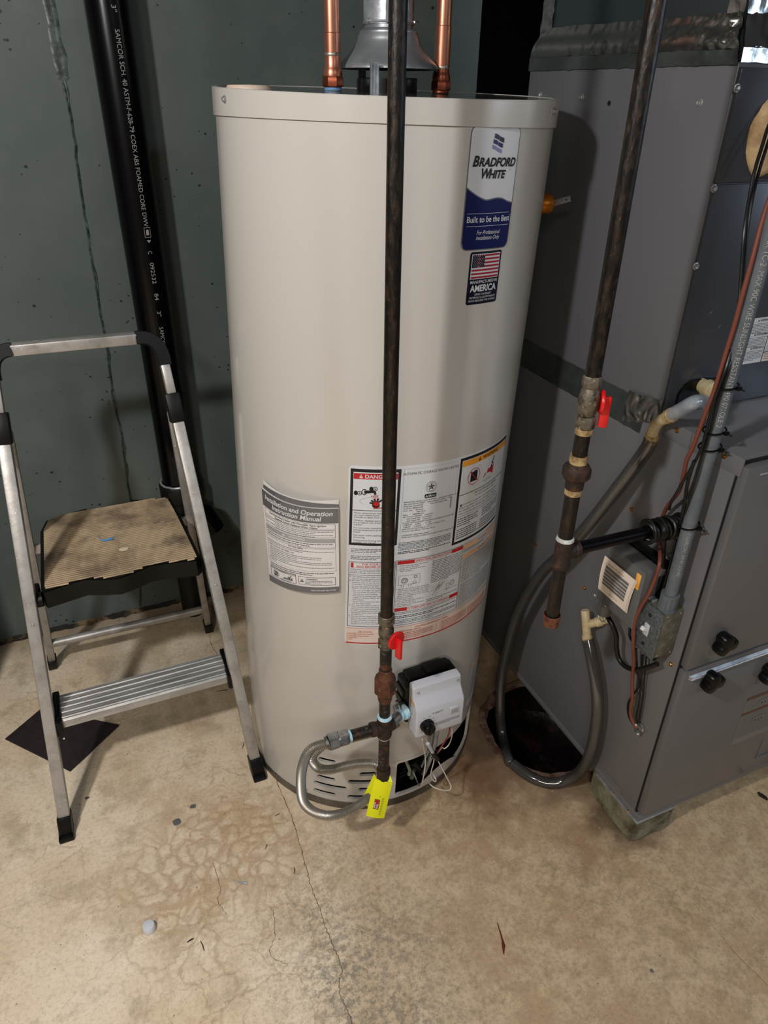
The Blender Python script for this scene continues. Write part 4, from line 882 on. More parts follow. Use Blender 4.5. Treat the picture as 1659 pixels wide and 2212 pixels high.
# ================================================================== draft hood, vent pipe, copper pipes
hood = thing('draft_hood', TC, 'grey bell-shaped draft hood on legs above the heater lid', 'draft hood')
HC = Vector((.5465, 1.252, 0))
b = MB(); b.lathe([(.0795, 1.439), (.0815, 1.4395), (.0815, 1.442), (.078, 1.447), (.068, 1.456), (.058, 1.466), (.052, 1.475), (.0495, 1.480), (.0495, 1.484), (.0465, 1.487), (.0465, 1.490), (.041, 1.4935), (.0385, 1.4945), (.0385, 1.505), (.0365, 1.505), (.0365, 1.4945), (.048, 1.478), (.070, 1.450), (.078, 1.441), (.0795, 1.439)], HC, n=56, caps=False); obj('bell', b, 'hood', hood, ang=50)
lg = on_v(808, 150, HC.y-.077)
for i, a_ in enumerate((-PI/2-.42, -PI/2+.98+.42, PI/2+.2)):
    p = HC+Vector((math.cos(a_)*.079, math.sin(a_)*.079, 0))
    if i == 0: p = Vector((lg.x, HC.y-.077, 0))
    q = MB()
    if i != 1:
        q.box((p.x-.0065, p.y-.001, 1.4), (p.x+.0065, p.y+.001, 1.446)); q.box((p.x-.0065, p.y-.004, 1.4), (p.x-.005, p.y, 1.446)); q.box((p.x+.005, p.y-.004, 1.4), (p.x+.0065, p.y, 1.446)); q.box((p.x-.0015, p.y-.003, 1.4), (p.x+.0015, p.y, 1.446))
        q.box((p.x-.0065, p.y-.012, 1.4), (p.x+.0065, p.y, 1.4015))
    else:
        p = Vector((.6255, 1.235, 0)); q.box((p.x-.001, p.y-.006, 1.4), (p.x+.001, p.y+.006, 1.440)); q.box((p.x-.010, p.y-.006, 1.4385), (p.x+.001, p.y+.006, 1.440)); q.box((p.x-.001, p.y-.006, 1.4), (p.x+.009, p.y+.006, 1.4015))
    obj('leg', q, 'galv', hood)
b = MB(); b.lathe([(.0400, 1.499), (.0400, 2.35)], HC, n=48, caps=False); b.lathe([(.0404, 1.500), (.0412, 1.502), (.0404, 1.504)], HC, n=48, caps=False); b.box((HC.x-.020, HC.y-.0405, 1.5), (HC.x-.018, HC.y-.033, 2.3))
vp = thing('vent_pipe', HC+Vector((0, 0, 1.5)), 'galvanised vent pipe rising out of the draft hood', 'vent pipe')
obj('pipe', b, 'galv', vp)
for a_ in (-PI/2-1.25, -PI/2+.95, -PI/2-.1): screw(vp, HC+Vector((math.cos(a_)*.0402, math.sin(a_)*.0402, 1.503)), (math.cos(a_), math.sin(a_), 0), .0028)

def copper(px, py, v, name_label, dark, zs):
    p = on_v(px, py, v); cu = thing('copper_pipe', (p.x, v, 1.4), name_label, 'copper pipe')
    c0 = Vector((p.x, v, 0)); z0, z1, z2, z3, z4, z5 = zs
    b = MB(); prof = [(.0125, z0)]
    z = z0
    while z < z1-.002: prof += [(.0128, z), (.0138, z+.0008), (.0128, z+.0016)]; z += .0022
    b.lathe(prof+[(.0128, z1)], c0, n=28); obj('nipple', b, 'galv' if not dark else 'blackrough', cu)
    b = MB(); b.lathe([(.0134, z1-.002), (.014, z1), (.0134, z1+.003)], c0, n=24); obj('thread_tape', b, 'bluetape' if not dark else 'copperdark', cu)
    b = MB(); b.lathe([(.0165, z1+.002), (.0175, z1+.004), (.0175, z2-.003), (.016, z2)], c0, n=8, ); obj('hex_nut', b, 'copperdark', cu)
    b = MB(); b.lathe([(.0150, z2-.001), (.0152, z2+.004), (.0138, z2+.010), (.0128, z2+.012), (.0128, z3)], c0, n=28); obj('adapter', b, 'copper' if not dark else 'copperdark', cu)
    b = MB(); b.lathe([(.0126, z3-.0012), (.0133, z3), (.0130, z3+.0035), (.0118, z3+.0055)], c0, n=28); obj('solder_joint', b, 'solder', cu)
    b = MB(); b.lathe([(.0128, z3+.004), (.0131, z4)], c0, n=28); b.lathe([(.0131, z4), (.0122, z4+.001), (.0122, 2.38)], c0, n=28); obj('tube', b, 'copper', cu)
copper(719.5, 200, 1.235, 'copper water pipe left of the vent, with a blue tape ring', False, (1.401, 1.411, 1.428, 1.455, 1.484, 0))
copper(952, 190, 1.235, 'darker copper water pipe right of the vent, behind the hood edge', True, (1.401, 1.409, 1.425, 1.442, 1.50, 0))

# relief valve on the right flank
rv = thing('relief_valve', on_v(1172, 438, 1.14), 'brass relief valve with a flat steel test lever on the heater flank', 'valve')
p0 = Vector((.795, 1.14, 1.240))
b = MB(); d = Vector((1, -.25, 0)).normalized()
b.lathe([(.010, -.03), (.010, 0), (.0165, .001), (.0175, .006), (.0175, .018), (.015, .022), (.0135, .023), (0, .023)], p0, d, 24); obj('body', b, 'amberbrass', rv)
b = MB(); e = on_v(1189, 441, 1.135); f_ = on_v(1232, 429, 1.10)
b.beam(e, f_, .0095, .0012, (0, 0, 1), 0); obj('lever', b, 'galv', rv)
for t_ in (.22, .8):
    b = MB(); q = e.lerp(f_, t_); b.lathe([(.0016, 0), (.0016, .0015), (0, .0015)], q, (0, -1, 0), 10); obj('rivet', b, 'gap', rv)

# ================================================================== gas pipe in front of the heater
PU, PV = .3955, .88
gp = thing('gas_pipe', (PU, PV, .2), 'black iron gas drop pipe with red valve handle in front of the heater', 'gas pipe')
c0 = Vector((PU, PV, 0)); R1 = .0108
b = MB(); b.lathe([(R1, .621), (R1, 2.38)], c0, n=28); obj('pipe', b, 'iron', gp)
b = MB(); b.lathe([(.0125, .629), (.0142, .627), (.0142, .617), (.0118, .612), (.0118, .606), (.0128, .602), (.0138, .598), (.0138, .586), (.012, .581), (.0118, .574), (.0138, .570), (.0138, .560), (.0125, .558)][::-1], c0, n=26)
b.lathe([(.0155, .613), (.0155, .628)], c0, n=8); b.lathe([(.0152, .559), (.0152, .571)], c0, n=8)
b.lathe([(.008, 0), (.008, .012), (.005, .013), (.005, .017)], (PU+.0015, PV-.006, .588), (.35, -1, 0), 16); obj('valve_body', b, 'brassold', gp)
hd = Vector((.30, -.954, 0)); hc = Vector((PU+.0075, PV-.022, .588))
b = MB(); b.lathe([(.0165, 0), (.0178, .002), (.0178, .004), (.0165, .0055), (.006, .006), (0, .006)], hc, hd, 30)
side = Vector((.954, .30, 0)); mt = Matrix((side, hd, Vector((0, 0, 1)))).transposed().to_4x4(); mt.translation = hc
b.box((-.0035, .003, -.036), (.0035, .017, .008), bev=.0025, mat=mt); obj('handle', b, 'red', gp, label='red handle')
def nip(z0, z1, mat='ironworn', r=None):
    b = MB(); b.lathe([(r or R1, z0), (r or R1, z1)], c0, n=26); obj('nipple', b, mat, gp)
nip(.500, .560); nip(.372, .440); nip(.225, .345)
b = MB(); b.lathe([(.0125, .427), (.0135, .431), (.0135, .440), (.0165, .449)], c0, n=8); b.lathe([(.0205, .449), (.0215, .453), (.0215, .474), (.018, .485)], c0, n=8); b.lathe([(.017, .485), (.0128, .4925), (.0122, .503), (.0112, .504)], c0, n=24); b.lathe([(.0122, .424), (.0135, .43), (.0145, .44), (.018, .449)], c0, n=24)
obj('union', b, 'rust', gp, label='rusty hexagonal union')
b = MB(); b.lathe([(.0138, .332), (.0148, .334), (.0148, .345), (.0132, .347), (.0132, .366), (.0148, .368), (.0148, .379), (.0135, .381)], c0, n=28)
b.lathe([(.0132, 0), (.0132, .018), (.0146, .0195), (.0146, .0275), (.0130, .029)], (PU, PV, .3565), (-1, 0, .02), 26); b.lathe([(.0132, 0), (.0132, .014), (.0142, .015), (.0142, .018)], (PU, PV, .3565), (1, .2, 0), 26)
obj('tee', b, 'rustdark', gp)
b = MB(); b.lathe([(.0120, .379), (.0146, .381), (.0138, .385), (.0120, .387)], c0, n=22); obj('pipe_dope', b, 'bluepaste', gp)
b = MB(); b.lathe([(.0125, .329), (.0138, .331), (.0120, .326)][::-1], c0, n=20, caps=False); obj('pipe_dope', b, 'paste', gp)
BL = Vector((PU-.027, PV, .3570)); BE = Vector((.316, PV, .3600))
b = MB(); b.tube([BL, BE], R1, 24); obj('branch_nipple', b, 'ironworn', gp)
b = MB(); b.tube([BE+Vector((.010, 0, 0)), BE+Vector((.002, 0, 0))], [.0115, .0128], 18); obj('pipe_dope', b, 'bluepaste', gp)
VR = Vector((.449, .905, .352))
b = MB(); p = Vector((PU+.016, PV+.003, .3565)); b.tube([p, VR], .0105, 22); obj('branch_nipple', b, 'steelfit', gp)
b = MB(); dd = (VR-p).normalized(); b.lathe([(.0115, -.012), (.0165, -.008), (.0175, -.002), (.012, .002)], VR, dd, 16); b.lathe([(.0112, -.02), (.0128, -.016), (.0115, -.012)], VR, dd, 14); obj('pipe_dope', b, 'bluepaste', gp)
b = MB(); b.lathe([(.0128, .238), (.0142, .234), (.0142, .222), (.0135, .219), (.0138, .212), (.0128, .204), (.008, .202), (0, .202)][::-1], c0, n=24); obj('end_cap', b, 'rustdark', gp)

# flexible connector: corrugated stainless hose
fx = thing('gas_connector', BE, 'looped corrugated stainless gas connector left of the pipe', 'flexible hose')
b = MB(); b.tube([BE+Vector((.004, 0, 0)), BE+Vector((-.014, 0, .0008))], .0155, 6); b.tube([BE+Vector((-.012, 0, .001)), BE+Vector((-.017, 0, .001))], .0125, 20); obj('fitting', b, 'steelfit', fx)
b = MB(); b.tube([BE+Vector((-.016, 0, .001)), BE+Vector((-.034, 0, .000))], .0165, 6); b.tube([BE+Vector((-.034, 0, 0)), BE+Vector((-.039, 0, -.001))], .013, 20); obj('flare_nut', b, 'steelfit', fx)
def corr(path, r0=.0086, amp=.0013, pitch=.0034, n=14):
    P = spline(path, 24); S = [0]
    for a_, b_ in zip(P[:-1], P[1:]): S.append(S[-1]+(b_-a_).length)
    L_ = S[-1]; k = int(L_/(pitch/4)); pts = []; rs = []; j = 0
    for i in range(k+1):
        s = L_*i/k
        while j < len(S)-2 and S[j+1] < s: j += 1
        t = (s-S[j])/max(1e-9, S[j+1]-S[j]); pts.append(P[j].lerp(P[j+1], t)); rs.append(r0+amp*math.cos(2*PI*s/pitch))
    return MB().tube(pts, rs, n)
st = BE+Vector((-.037, 0, -.001))
fp = [st]+[on_v(x, y, v) for x, y, v in [(672, 1618, .88), (655, 1650, .878), (650, 1690, .876), (655, 1730, .874), (675, 1752, .874), (708, 1762, .874), (745, 1755, .876), (775, 1738, .88), (798, 1720, .888), (818, 1690, .905), (826, 1668, .914), (812, 1652, .92), (785, 1649, .922), (750, 1654, .922), (715, 1662, .922), (690, 1660, .922), (676, 1645, .922), (677, 1630, .922), (697, 1612, .922), (730, 1601, .922), (775, 1590, .924), (812, 1580, .926), (840, 1572, .93)]]
obj('hose', corr(fp), 'stainless', fx)
ve = fp[-1]; b = MB(); b.tube([ve, ve+Vector((.02, .004, .004))], .0115, 6); obj('fitting', b, 'steelfit', fx)
# yellow tag hanging on the hose
tg = thing('warning_tag', on_v(820, 1725, .868), 'bright yellow folded tag with black print, wrapped round the metal hose', 'tag')
q = [(810, 1682, .878), (848, 1690, .862), (830, 1767, .856), (791, 1762, .862)]
Q = [on_v(*t_) for t_ in q]
def tagS(s, t, off):
    p = (Q[3].lerp(Q[2], s)).lerp(Q[0].lerp(Q[1], s), t); return p+Vector((0, -.0030*math.sin(PI*s)-off, .002*math.sin(PI*t)))
b = MB(); N = 8; vs = [tagS(i/N, j/6, 0) for i in range(N+1) for j in range(7)]+[tagS(i/N, j/6, -.0008) for i in range(N+1) for j in range(7)]
o7 = (N+1)*7
b.add(vs, [(i*7+j, (i+1)*7+j, (i+1)*7+j+1, i*7+j+1) for i in range(N) for j in range(6)]+[(o7+i*7+j, o7+i*7+j+1, o7+(i+1)*7+j+1, o7+(i+1)*7+j) for i in range(N) for j in range(6)]); obj('front_leaf', b, 'yellow', tg)
q2 = [(808, 1672, .895), (826, 1694, .885), (800, 1738, .888), (781, 1728, .896)]; Q2 = [on_v(*t_) for t_ in q2]
b = MB(); vs = []
for i in range(9):
    for j in range(7):
        p = (Q2[3].lerp(Q2[2], i/8)).lerp(Q2[0].lerp(Q2[1], i/8), j/6); vs.append(p+Vector((0, -.012*math.sin(PI*i/8), 0)))
b.add(vs, [(i*7+j, (i+1)*7+j, (i+1)*7+j+1, i*7+j+1) for i in range(8) for j in range(6)]); bl = obj('back_leaf', b, 'yellow', tg)
q3 = [on_v(*t_) for t_ in [(848, 1690, .862), (842, 1672, .872), (830, 1680, .874), (812, 1684, .877)]]
b = MB(); b.add(q3, [(0, 1, 2, 3)], 0, False); obj('fold', b, 'yellow', tg)
tw, th_ = (Q[2]-Q[3]).length, (Q[0]-Q[3]).length
a = Art(lambda s, t, o: tagS(s/tw, t/th_, o), .0005)
a.frame(.010, .020, .022, .043, .0011, 'ink', 1); a.rect(.0115, .0215, .0205, .0415, 'redink', 0); a.text(.0135, .0225, .0072, 'dura', 'label', lay=2, rot=PI/2, bold=.03); a.text(.0195, .0215, .0072, 'trac', 'label', lay=2, rot=PI/2, bold=.03)
a.disc(.020, .050, .0014, 'ink', 1, 12, ri=.001)
for i in range(3): 
    for j in range(7): a.rect(.026+i*.0022, .008+j*.006, .0265+i*.0022, .0125+j*.006, 'ink', 1)
a.make('printing', tg)
q2w = (Q2[2]-Q2[3]).length; q2h = (Q2[0]-Q2[3]).length
def tagB(s, t, o): 
    i = s/q2w; p = (Q2[3].lerp(Q2[2], i)).lerp(Q2[0].lerp(Q2[1], i), t/q2h); return p+Vector((0, -.012*math.sin(PI*min(1, max(0, i)))-o, 0))
a = Art(tagB, .0005); a.text(.010, .022, .009, '65', 'ink', rot=.6); a.greek(.006, q2w-.003, .035, .0012, 2, .003, 'ink', seed=70); a.make('printing', tg)

# ================================================================== gas pipe at the furnace
QU, QV = .763, .888; c2 = Vector((QU, QV, 0)); R2_ = .0133
def q2m(b):
    b.v = [tuple((Vector(p)-Vector((QU, QV, 0)))*.842+Vector((.643, .748, .222))) for p in b.v]; return b
g2 = thing('gas_pipe', (.643, .748, .63), 'black iron gas pipe with red valve handle beside the furnace, branching right', 'gas pipe')
b = MB(); b.lathe([(R2_, 1.010), (R2_, 2.55)], c2, n=28); b.lathe([(R2_-.001, 1.002), (R2_, 1.012)], c2, n=28); obj('pipe', q2m(b), 'iron', g2)
b = MB()
b.lathe([(.0165, .992), (.0165, 1.008), (.0150, 1.011)], c2, n=8); b.lathe([(.013, .988), (.0145, .992)], c2, n=20)
b.lathe([(.0125, .940), (.0155, .946), (.0185, .960), (.0185, .970), (.0155, .984), (.0135, .990)], c2, n=24)
b.lathe([(.0165, .918), (.0172, .921), (.0172, .936), (.0155, .940)], c2, n=8); b.lathe([(.008, 0), (.008, .014), (.005, .014), (.005, .018)], (QU, QV, .966), (.85, -.5, 0), 16)
obj('valve_body', q2m(b), 'brassold', g2)
hd = Vector((.86, -.51, 0)); hc = Vector((QU, QV, .966))+hd*.018; side = Vector((.51, .86, 0))
b = MB(); b.lathe([(.019, 0), (.0205, .002), (.0205, .005), (.0185, .0065), (.006, .007), (0, .007)], hc, hd, 30)
mt = Matrix((side, hd, Vector((0, 0, 1)))).transposed().to_4x4(); mt.translation = hc
b.box((-.0045, .003, -.046), (.0045, .019, .010), bev=.003, mat=mt); obj('handle', q2m(b), 'red', g2, label='red handle')
def seg2(name, z0, z1, mat, r=R2_): 
    b = MB(); b.lathe([(r, z0), (r, z1)], c2, n=26); obj(name, q2m(b), mat, g2)
seg2('nipple', .865, .920, 'iron'); seg2('nipple', .685, .830, 'iron', .0138); seg2('nipple', .505, .625, 'iron')
for z0, z1, r in ((.906, .918, .0145), (.848, .866, .0155), (.787, .803, .0150)):
    b = MB(); pr_ = []; z = z0
    while z < z1: pr_ += [(r-.0006, z), (r+.0005, z+.0012)]; z += .0024
    b.lathe(pr_+[(r-.001, z1)], c2, n=24); obj('thread_tape', q2m(b), 'tapebeige', g2)
b = MB(); b.lathe([(.0245, .822), (.0255, .826), (.0255, .840), (.022, .846)], c2, n=8); b.lathe([(.0165, .800), (.0170, .815), (.0185, .824), (.0215, .845), (.0165, .850)], c2, n=24); obj('union', q2m(b), 'rustdark', g2)
b = MB(); b.lathe([(.0172, .628), (.0175, .630), (.0175, .636), (.0162, .638), (.0168, .670), (.0162, .688), (.0150, .690)], c2, n=28)
E0 = Vector((1.050, .880, .662)); bd = (E0-Vector((QU, QV, .662))); bd.normalize()
b.lathe([(.0160, 0), (.0160, .022), (.0178, .024), (.0178, .032), (.0150, .034)], (QU, QV, .662), bd, 26); obj('tee', q2m(b), 'rustdark', g2)
b = MB(); b.lathe([(.0140, .686), (.0172, .689), (.0165, .694), (.0142, .696)], c2, n=22); obj('pipe_dope', q2m(b), 'paste', g2)
b = MB(); b.lathe([(.0155, .499), (.0172, .503), (.0172, .51), (.0160, .512), (.0160, .489), (.0155, .486), (.009, .483), (0, .483)][::-1], c2, n=26); obj('end_cap', q2m(b), 'rustcap', g2, label='orange rusted end cap')

# ================================================================== FURNACE
FU, FV = .885, .660; FW, FD = .533, .69
fur = thing('furnace', (FU+FW/2, FV+FD/2, .09), 'grey upflow gas furnace cabinet with black door knobs, on a concrete block', 'furnace')
b = MB(); b.box((FU, FV+.012, .105), (FU+FW, FV+FD, .9365), bev=.0015); obj('cabinet', b, 'furn', fur)
b = MB(); b.box((FU+.002, FV+.008, .098), (FU+FW-.002, FV+.014, .93)); obj('door_gap', b, 'gap', fur)
b = MB(); b.box((FU+.0015, FV-.008, .519), (FU+FW-.0015, FV+.009, .926), bev=.003); d1 = obj('upper_door', b, 'furnfront', fur)
b = MB(); b.box((FU+.0015, FV-.008, .112), (FU+FW-.0015, FV+.009, .513), bev=.003); d2 = obj('lower_door', b, 'furnfront', fur)
b = MB(); b.prism([(FU+.012, FV-.008, .503), (FU+FW-.012, FV-.008, .503), (FU+FW-.012, FV-.013, .500), (FU+.018, FV-.013, .500)], (0, 0, -.003)); b.prism([(FU+.012, FV-.008, .497), (FU+FW-.012, FV-.008, .497), (FU+FW-.012, FV-.012, .494), (FU+.018, FV-.012, .494)], (0, 0, -.0022)); obj('door_rib', b, 'galv', d2)
b = MB(); b.box((FU+.03, FV-.0095, .910), (FU+FW-.03, FV-.007, .913), bev=.001); obj('door_rib', b, 'galv', d1)
for (px, py, par) in ((1567, 1390, d1), (1540, 1472, d2), (1665, 1455, d2)):
    k = on_v(px, py, FV-.02); b = MB(); vs = []; n = 48; prof = [(.86, 0), (.97, .003), (1, .012), (.96, .018), (.9, .0205), (.6, .0225), (0, .023)]
    for sc_, h in prof:
        for j in range(n):
            a_ = 2*PI*j/n; r = .0205*(1+.24*math.cos(3*a_+.4)-.05*math.cos(6*a_+.8))*sc_; vs.append((k.x+r*math.cos(a_), FV-.008-.001-h, k.z+r*math.sin(a_)))
    b.add(vs, [(i*n+j, i*n+(j+1) % n, (i+1)*n+(j+1) % n, (i+1)*n+j) for i in range(len(prof)-1) for j in range(n)]); b.lathe([(.008, -.002), (.008, .004)], (k.x, FV-.008, k.z), (0, -1, 0), 12)
    obj('knob', b, 'black', par)
b = MB(); b.box((FU-.001, FV-.004, .090), (FU+FW, FV+FD, .106), bev=.001); obj('base_rail', b, 'furn', fur)
b = MB(); b.box((FU-.004, FV-.006, .0865), (FU+.10, FV+.13, .0902)); obj('base_plate', b, 'galv', fur, label='bright metal plate under the corner')
# top flange strips along the side
b = MB(); b.box((FU-.0018, FV+.002, .908), (FU+.002, FV+.100, .9385), bev=.0008); b.box((FU-.0018, FV+.108, .908), (FU+.002, FV+.170, .9385), bev=.0008); obj('top_flange', b, 'furn', fur)
for (px, py) in ((1463, 930), (1565, 985)): screw(fur, on_u(px, py, FU-.0018), (-1, 0, 0), .0032, 'brass')
for (px, py) in ((1365, 1100), (1264, 1270), (1450, 1435), (1326, 1715), (1358, 1752), (1158, 1175)):
    screw(fur, on_u(px, py, FU), (-1, 0, 0), .0032, 'brass')
b = MB(); p = on_u(1295, 1690, FU); b.box((FU-.0012, FV+.055, .106), (FU+.001, FV+.16, .122)); obj('side_bracket', b, 'furn', fur)
# data label and small slot on the lower door
def ffront(s, t, off): return Vector((FU+.205+s, FV-.008-off, .236+t))
a = Art(ffront, .0003); M['dulllabel'] = mk('dull_silver_label', (112, 110, 104), .4)
a.rect(0, 0, .2, .137, 'dulllabel', 0); lab = a.make('data_label', d2, 'grey data label with dark and brown bands')
M['brownink'] = mk('brown_print', (92, 62, 46), .5)
a = Art(ffront, .0006); a.rect(0, .129, .2, .137, 'brownink', 1); a.rect(0, .086, .2, .094, 'brownink', 1)
a.greek(.004, .196, .124, .0016, 7, .0042, 'grayink', seed=80); a.greek(.004, .196, .081, .0016, 16, .0042, 'grayink', seed=81)
for y in (.106, .056):
    a.rect(.040, y-.002, .075, y+.010, 'dulllabel', 2)
    for k in range(3): a.poly([(.045+k*.009, y), (.050+k*.009, y), (.0475+k*.009, y+.006)], 'ink', 3)
a.make('printing', lab)
b = MB(); p = on_v(1648, 1600, FV-.008); b.box((p.x, FV-.0092, .150), (p.x+.004, FV-.0078, .205), bev=.0005); b.box((p.x, FV-.0092, .146), (p.x+.06, FV-.0078, .150), bev=.0005); obj('louver_frame', b, 'furn', d2)

# --- coil cabinet on top of the furnace
CV = FV+.187
coil = thing('coil_cabinet', (FU+FW/2, CV+.25, .937), 'plain grey evaporator coil cabinet stacked on the furnace', 'cabinet')
b = MB(); b.box((FU, CV, .937), (FU+FW, FV+FD, 1.449), bev=.0015); obj('cabinet', b, 'coil', coil)
b = MB(); b.box((FU+.0025, CV-.005, 1.300), (FU+FW, CV+.001, 1.4425), bev=.0012); obj('front_panel', b, 'coilfront', coil)
b = MB(); b.box((FU+.0025, CV-.005, .940), (FU+FW, CV+.001, 1.2975), bev=.0012); fp2 = obj('front_panel', b, 'coilfront', coil)
for (px, py) in ((1591, 190), (1541, 407), (1502, 575)): screw(coil, on_v(px, py, CV-.005), (0, -1, 0), .0042)
for (px, py) in ((1258, 210), (1513, 222), (1168, 205)): screw(coil, on_u(px, py, FU), (-1, 0, 0), .0042)
b = MB(); b.lathe([(.0042, 0), (.0042, .0006), (0, .0006)], on_u(1316, 223, FU), (-1, 0, 0), 6); obj('screw_hole', b, 'gap', coil)
kc = on_v(1545, 690, CV-.005); b = MB(); b.tube([kc+Vector((.0185*math.cos(t*2*PI/28), 0, .0185*math.sin(t*2*PI/28))) for t in range(28)], .0004, 6, closed=True); obj('knockout', b, 'coilfront', fp2)
# drain port with black gasket
pts = []; g0_ = on_v(1462, 872, CV-.005); 
for x, y in [(1458, 875), (1463, 852), (1475, 833), (1490, 822), (1525, 815), (1550, 815), (1568, 830), (1565, 858), (1550, 868), (1500, 878)]: pts.append(on_v(x, y, CV-.005))
b = MB(); b.prism(pts[::-1], (0, -.004, 0)); obj('port_gasket', b, 'black', coil)
pf = on_v(1533, 842, CV-.03)
b = MB(); b.lathe([(.012, -.002), (.012, .014), (.0155, .015), (.0155, .030), (.013, .032)], Vector((pf.x+.004, CV-.008, pf.z)), (-.15, -1, 0), 24); b.tube([Vector((pf.x, CV-.034, pf.z+.004)), Vector((pf.x-.006, CV-.046, pf.z-.010)), Vector((pf.x-.020, CV-.052, pf.z-.018))], .0115, 20); obj('drain_fitting', b, 'ivory', coil)
# trilingual warning label
L0 = on_v(1599, 788, CV-.005); L1 = on_v(1628, 688, CV-.005)
lx0, lz0, lz1 = L0.x, L0.z, L1.z
def cfront(s, t, off): return Vector((lx0+s, CV-.005-off, lz0+t))
a = Art(cfront, .0003); hh = lz1-lz0; a.rect(0, 0, .0465, hh, 'label', 0); a.rect(.0485, 0, .12, hh*.2, 'labelcream', 0); a.rect(.0485, hh*.22, .12, hh, 'label', 0); cl = a.make('warning_label', fp2, 'white trilingual warning label')
a = Art(cfront, .0006)
for i, (t, f) in enumerate((('WARNING', .92), ('AVERTISSEMENT', .62), ('ADVERTENCIA', .32))):
    a.text(.018, hh*f, .0052, t, 'ink', bold=.01, sx=.78); a.poly([(.013, hh*f), (.0165, hh*f), (.01475, hh*f+.0035)], 'ink', 1); a.rect(0, hh*f-.0012, .0465, hh*f-.001, 'ink', 1); a.rect(0, hh*f+.0052, .0465, hh*f+.0054, 'ink', 1); a.greek(.002, .044, hh*f-.0045, .0015, 7, .0026, 'grayink', seed=90+i)
    a.greek(.051, .11, hh*f, .0016, 8, .003, 'grayink', seed=95+i)
a.make('printing', cl)
# putty round the line set
pc = on_v(1665, 292, CV-.005); b = MB(); vs = []; n = 32; rings = 7
for i in range(rings+1):
    f_ = i/rings
    for j in range(n):
        a_ = 2*PI*j/n; r = .052*math.cos(f_*PI/2)*(1+.08*mnoise.noise(Vector((math.cos(a_)*2, math.sin(a_)*2, f_*2)))); h = .022*math.sin(f_*PI/2)+.004*mnoise.noise(Vector((math.cos(a_)*4, math.sin(a_)*4, f_*5)))
        vs.append((pc.x+r*.85*math.cos(a_), CV-.005-max(0, h), pc.z+r*1.05*math.sin(a_)))
b.add(vs, [(i*n+j, i*n+(j+1) % n, (i+1)*n+(j+1) % n, (i+1)*n+j) for i in range(rings) for j in range(n)]); obj('putty_seal', b, 'putty', coil, label='tan putty plug')

# --- foil tapes: wrinkled strips
def tape(name, P00, P10, P01, P11, nrm, mat, parent, amp=.0012, nu=60, nv=6, lift=.0008, seed=0, label=None, prof=None, ends=0):
    P00, P10, P01, P11, nrm = map(Vector, (P00, P10, P01, P11, nrm)); b = MB(); vs = []
    for i in range(nu+1):
        for j in range(nv+1):
            u, v = i/nu, j/nv; p = (P00.lerp(P10, u)).lerp(P01.lerp(P11, u), v)
            w_ = p+Vector((mnoise.noise(p*20), mnoise.noise(p*20+Vector((9, 0, 0))), mnoise.noise(p*20+Vector((0, 9, 0)))))*.03; h = abs(mnoise.noise(w_*48+Vector((seed, 0, 0))))**.7*amp+abs(mnoise.noise(w_*110))*amp*.25
            if ends: h += ends*max(0, 1-abs(u-1)*5)*abs(mnoise.noise(p*90+Vector((0, seed, 0))))*2+ends*.0*u
            e = .0018*mnoise.noise(Vector((p.x*60, p.y*60, seed)))*(j in (0, nv))
            vs.append(p+nrm*(lift+h)+(P01-P00).normalized()*e+(nrm*(prof(v)) if prof else Vector((0, 0, 0))))
    b.add(vs, [(i*(nv+1)+j, (i+1)*(nv+1)+j, (i+1)*(nv+1)+j+1, i*(nv+1)+j+1) for i in range(nu) for j in range(nv)])
    return obj(name, b, mat, parent, label=label, ang=60)
tape('foil_tape', (FU, FV+FD, .891), (FU, CV+.035, .889), (FU, FV+FD, .951), (FU, CV+.03, .949), (-1, 0, 0), 'foildull', coil, .0006, 80, 5, label='dull foil tape over the cabinet joint')
tape('foil_tape', (FU, CV+.080, .893), (FU, CV+.0, .925), (FU, CV+.078, .955), (FU, CV-.004, .965), (-1, 0, 0), 'foil', coil, .0065, 40, 18, .0015, seed=5, label='crumpled shiny foil at the corner')
# --- duct above
duct = thing('supply_duct', (FU+.25, CV+.25, 1.449), 'sheet metal supply duct sealed with crinkled foil tape, above the coil cabinet', 'duct')
DU0, DU1, DV0, DV1 = FU+.006, FU+FW-.02, CV+.014, FV+FD-.022
b = MB(); b.box((DU0, DV0, 1.486), (DU1, DV1, 2.39)); obj('plenum', b, 'duct', duct)
b = MB(); lo = [(FU-.001, CV-.001, 1.4505), (FU+FW, CV-.001, 1.4505), (FU+FW, FV+FD+.001, 1.4505), (FU-.001, FV+FD+.001, 1.4505)]; mid = [(x, y, 1.466) for x, y, z in lo]; up = [(DU0-.001, DV0-.001, 1.490), (DU1, DV0-.001, 1.490), (DU1, DV1+.001, 1.490), (DU0-.001, DV1+.001, 1.490)]
b.add(lo+mid+up, [(i, (i+1) % 4, 4+(i+1) % 4, 4+i) for i in range(4)]+[(4+i, 4+(i+1) % 4, 8+(i+1) % 4, 8+i) for i in range(4)]+[(0, 1, 2, 3)], 0, False); obj('collar', b, 'duct', duct)
tape('foil_tape', (FU-.001, FV+FD+.002, 1.4455), (FU-.001, CV-.001, 1.4455), (FU-.001, FV+FD+.002, 1.467), (FU-.001, CV-.001, 1.464), (-1, 0, 0), 'foildull', duct, .0006, 80, 4, .0012, seed=2, ends=.004)
tape('foil_tape', (FU-.001, FV+FD, 1.467), (FU-.001, CV, 1.463), (DU0, DV1, 1.512), (DU0, DV0, 1.504), (-1, 0, .15), 'foil', duct, .0018, 90, 10, .0012, seed=3, prof=lambda v: .0035*math.sin(PI*min(1, v*1.5)), ends=.010)
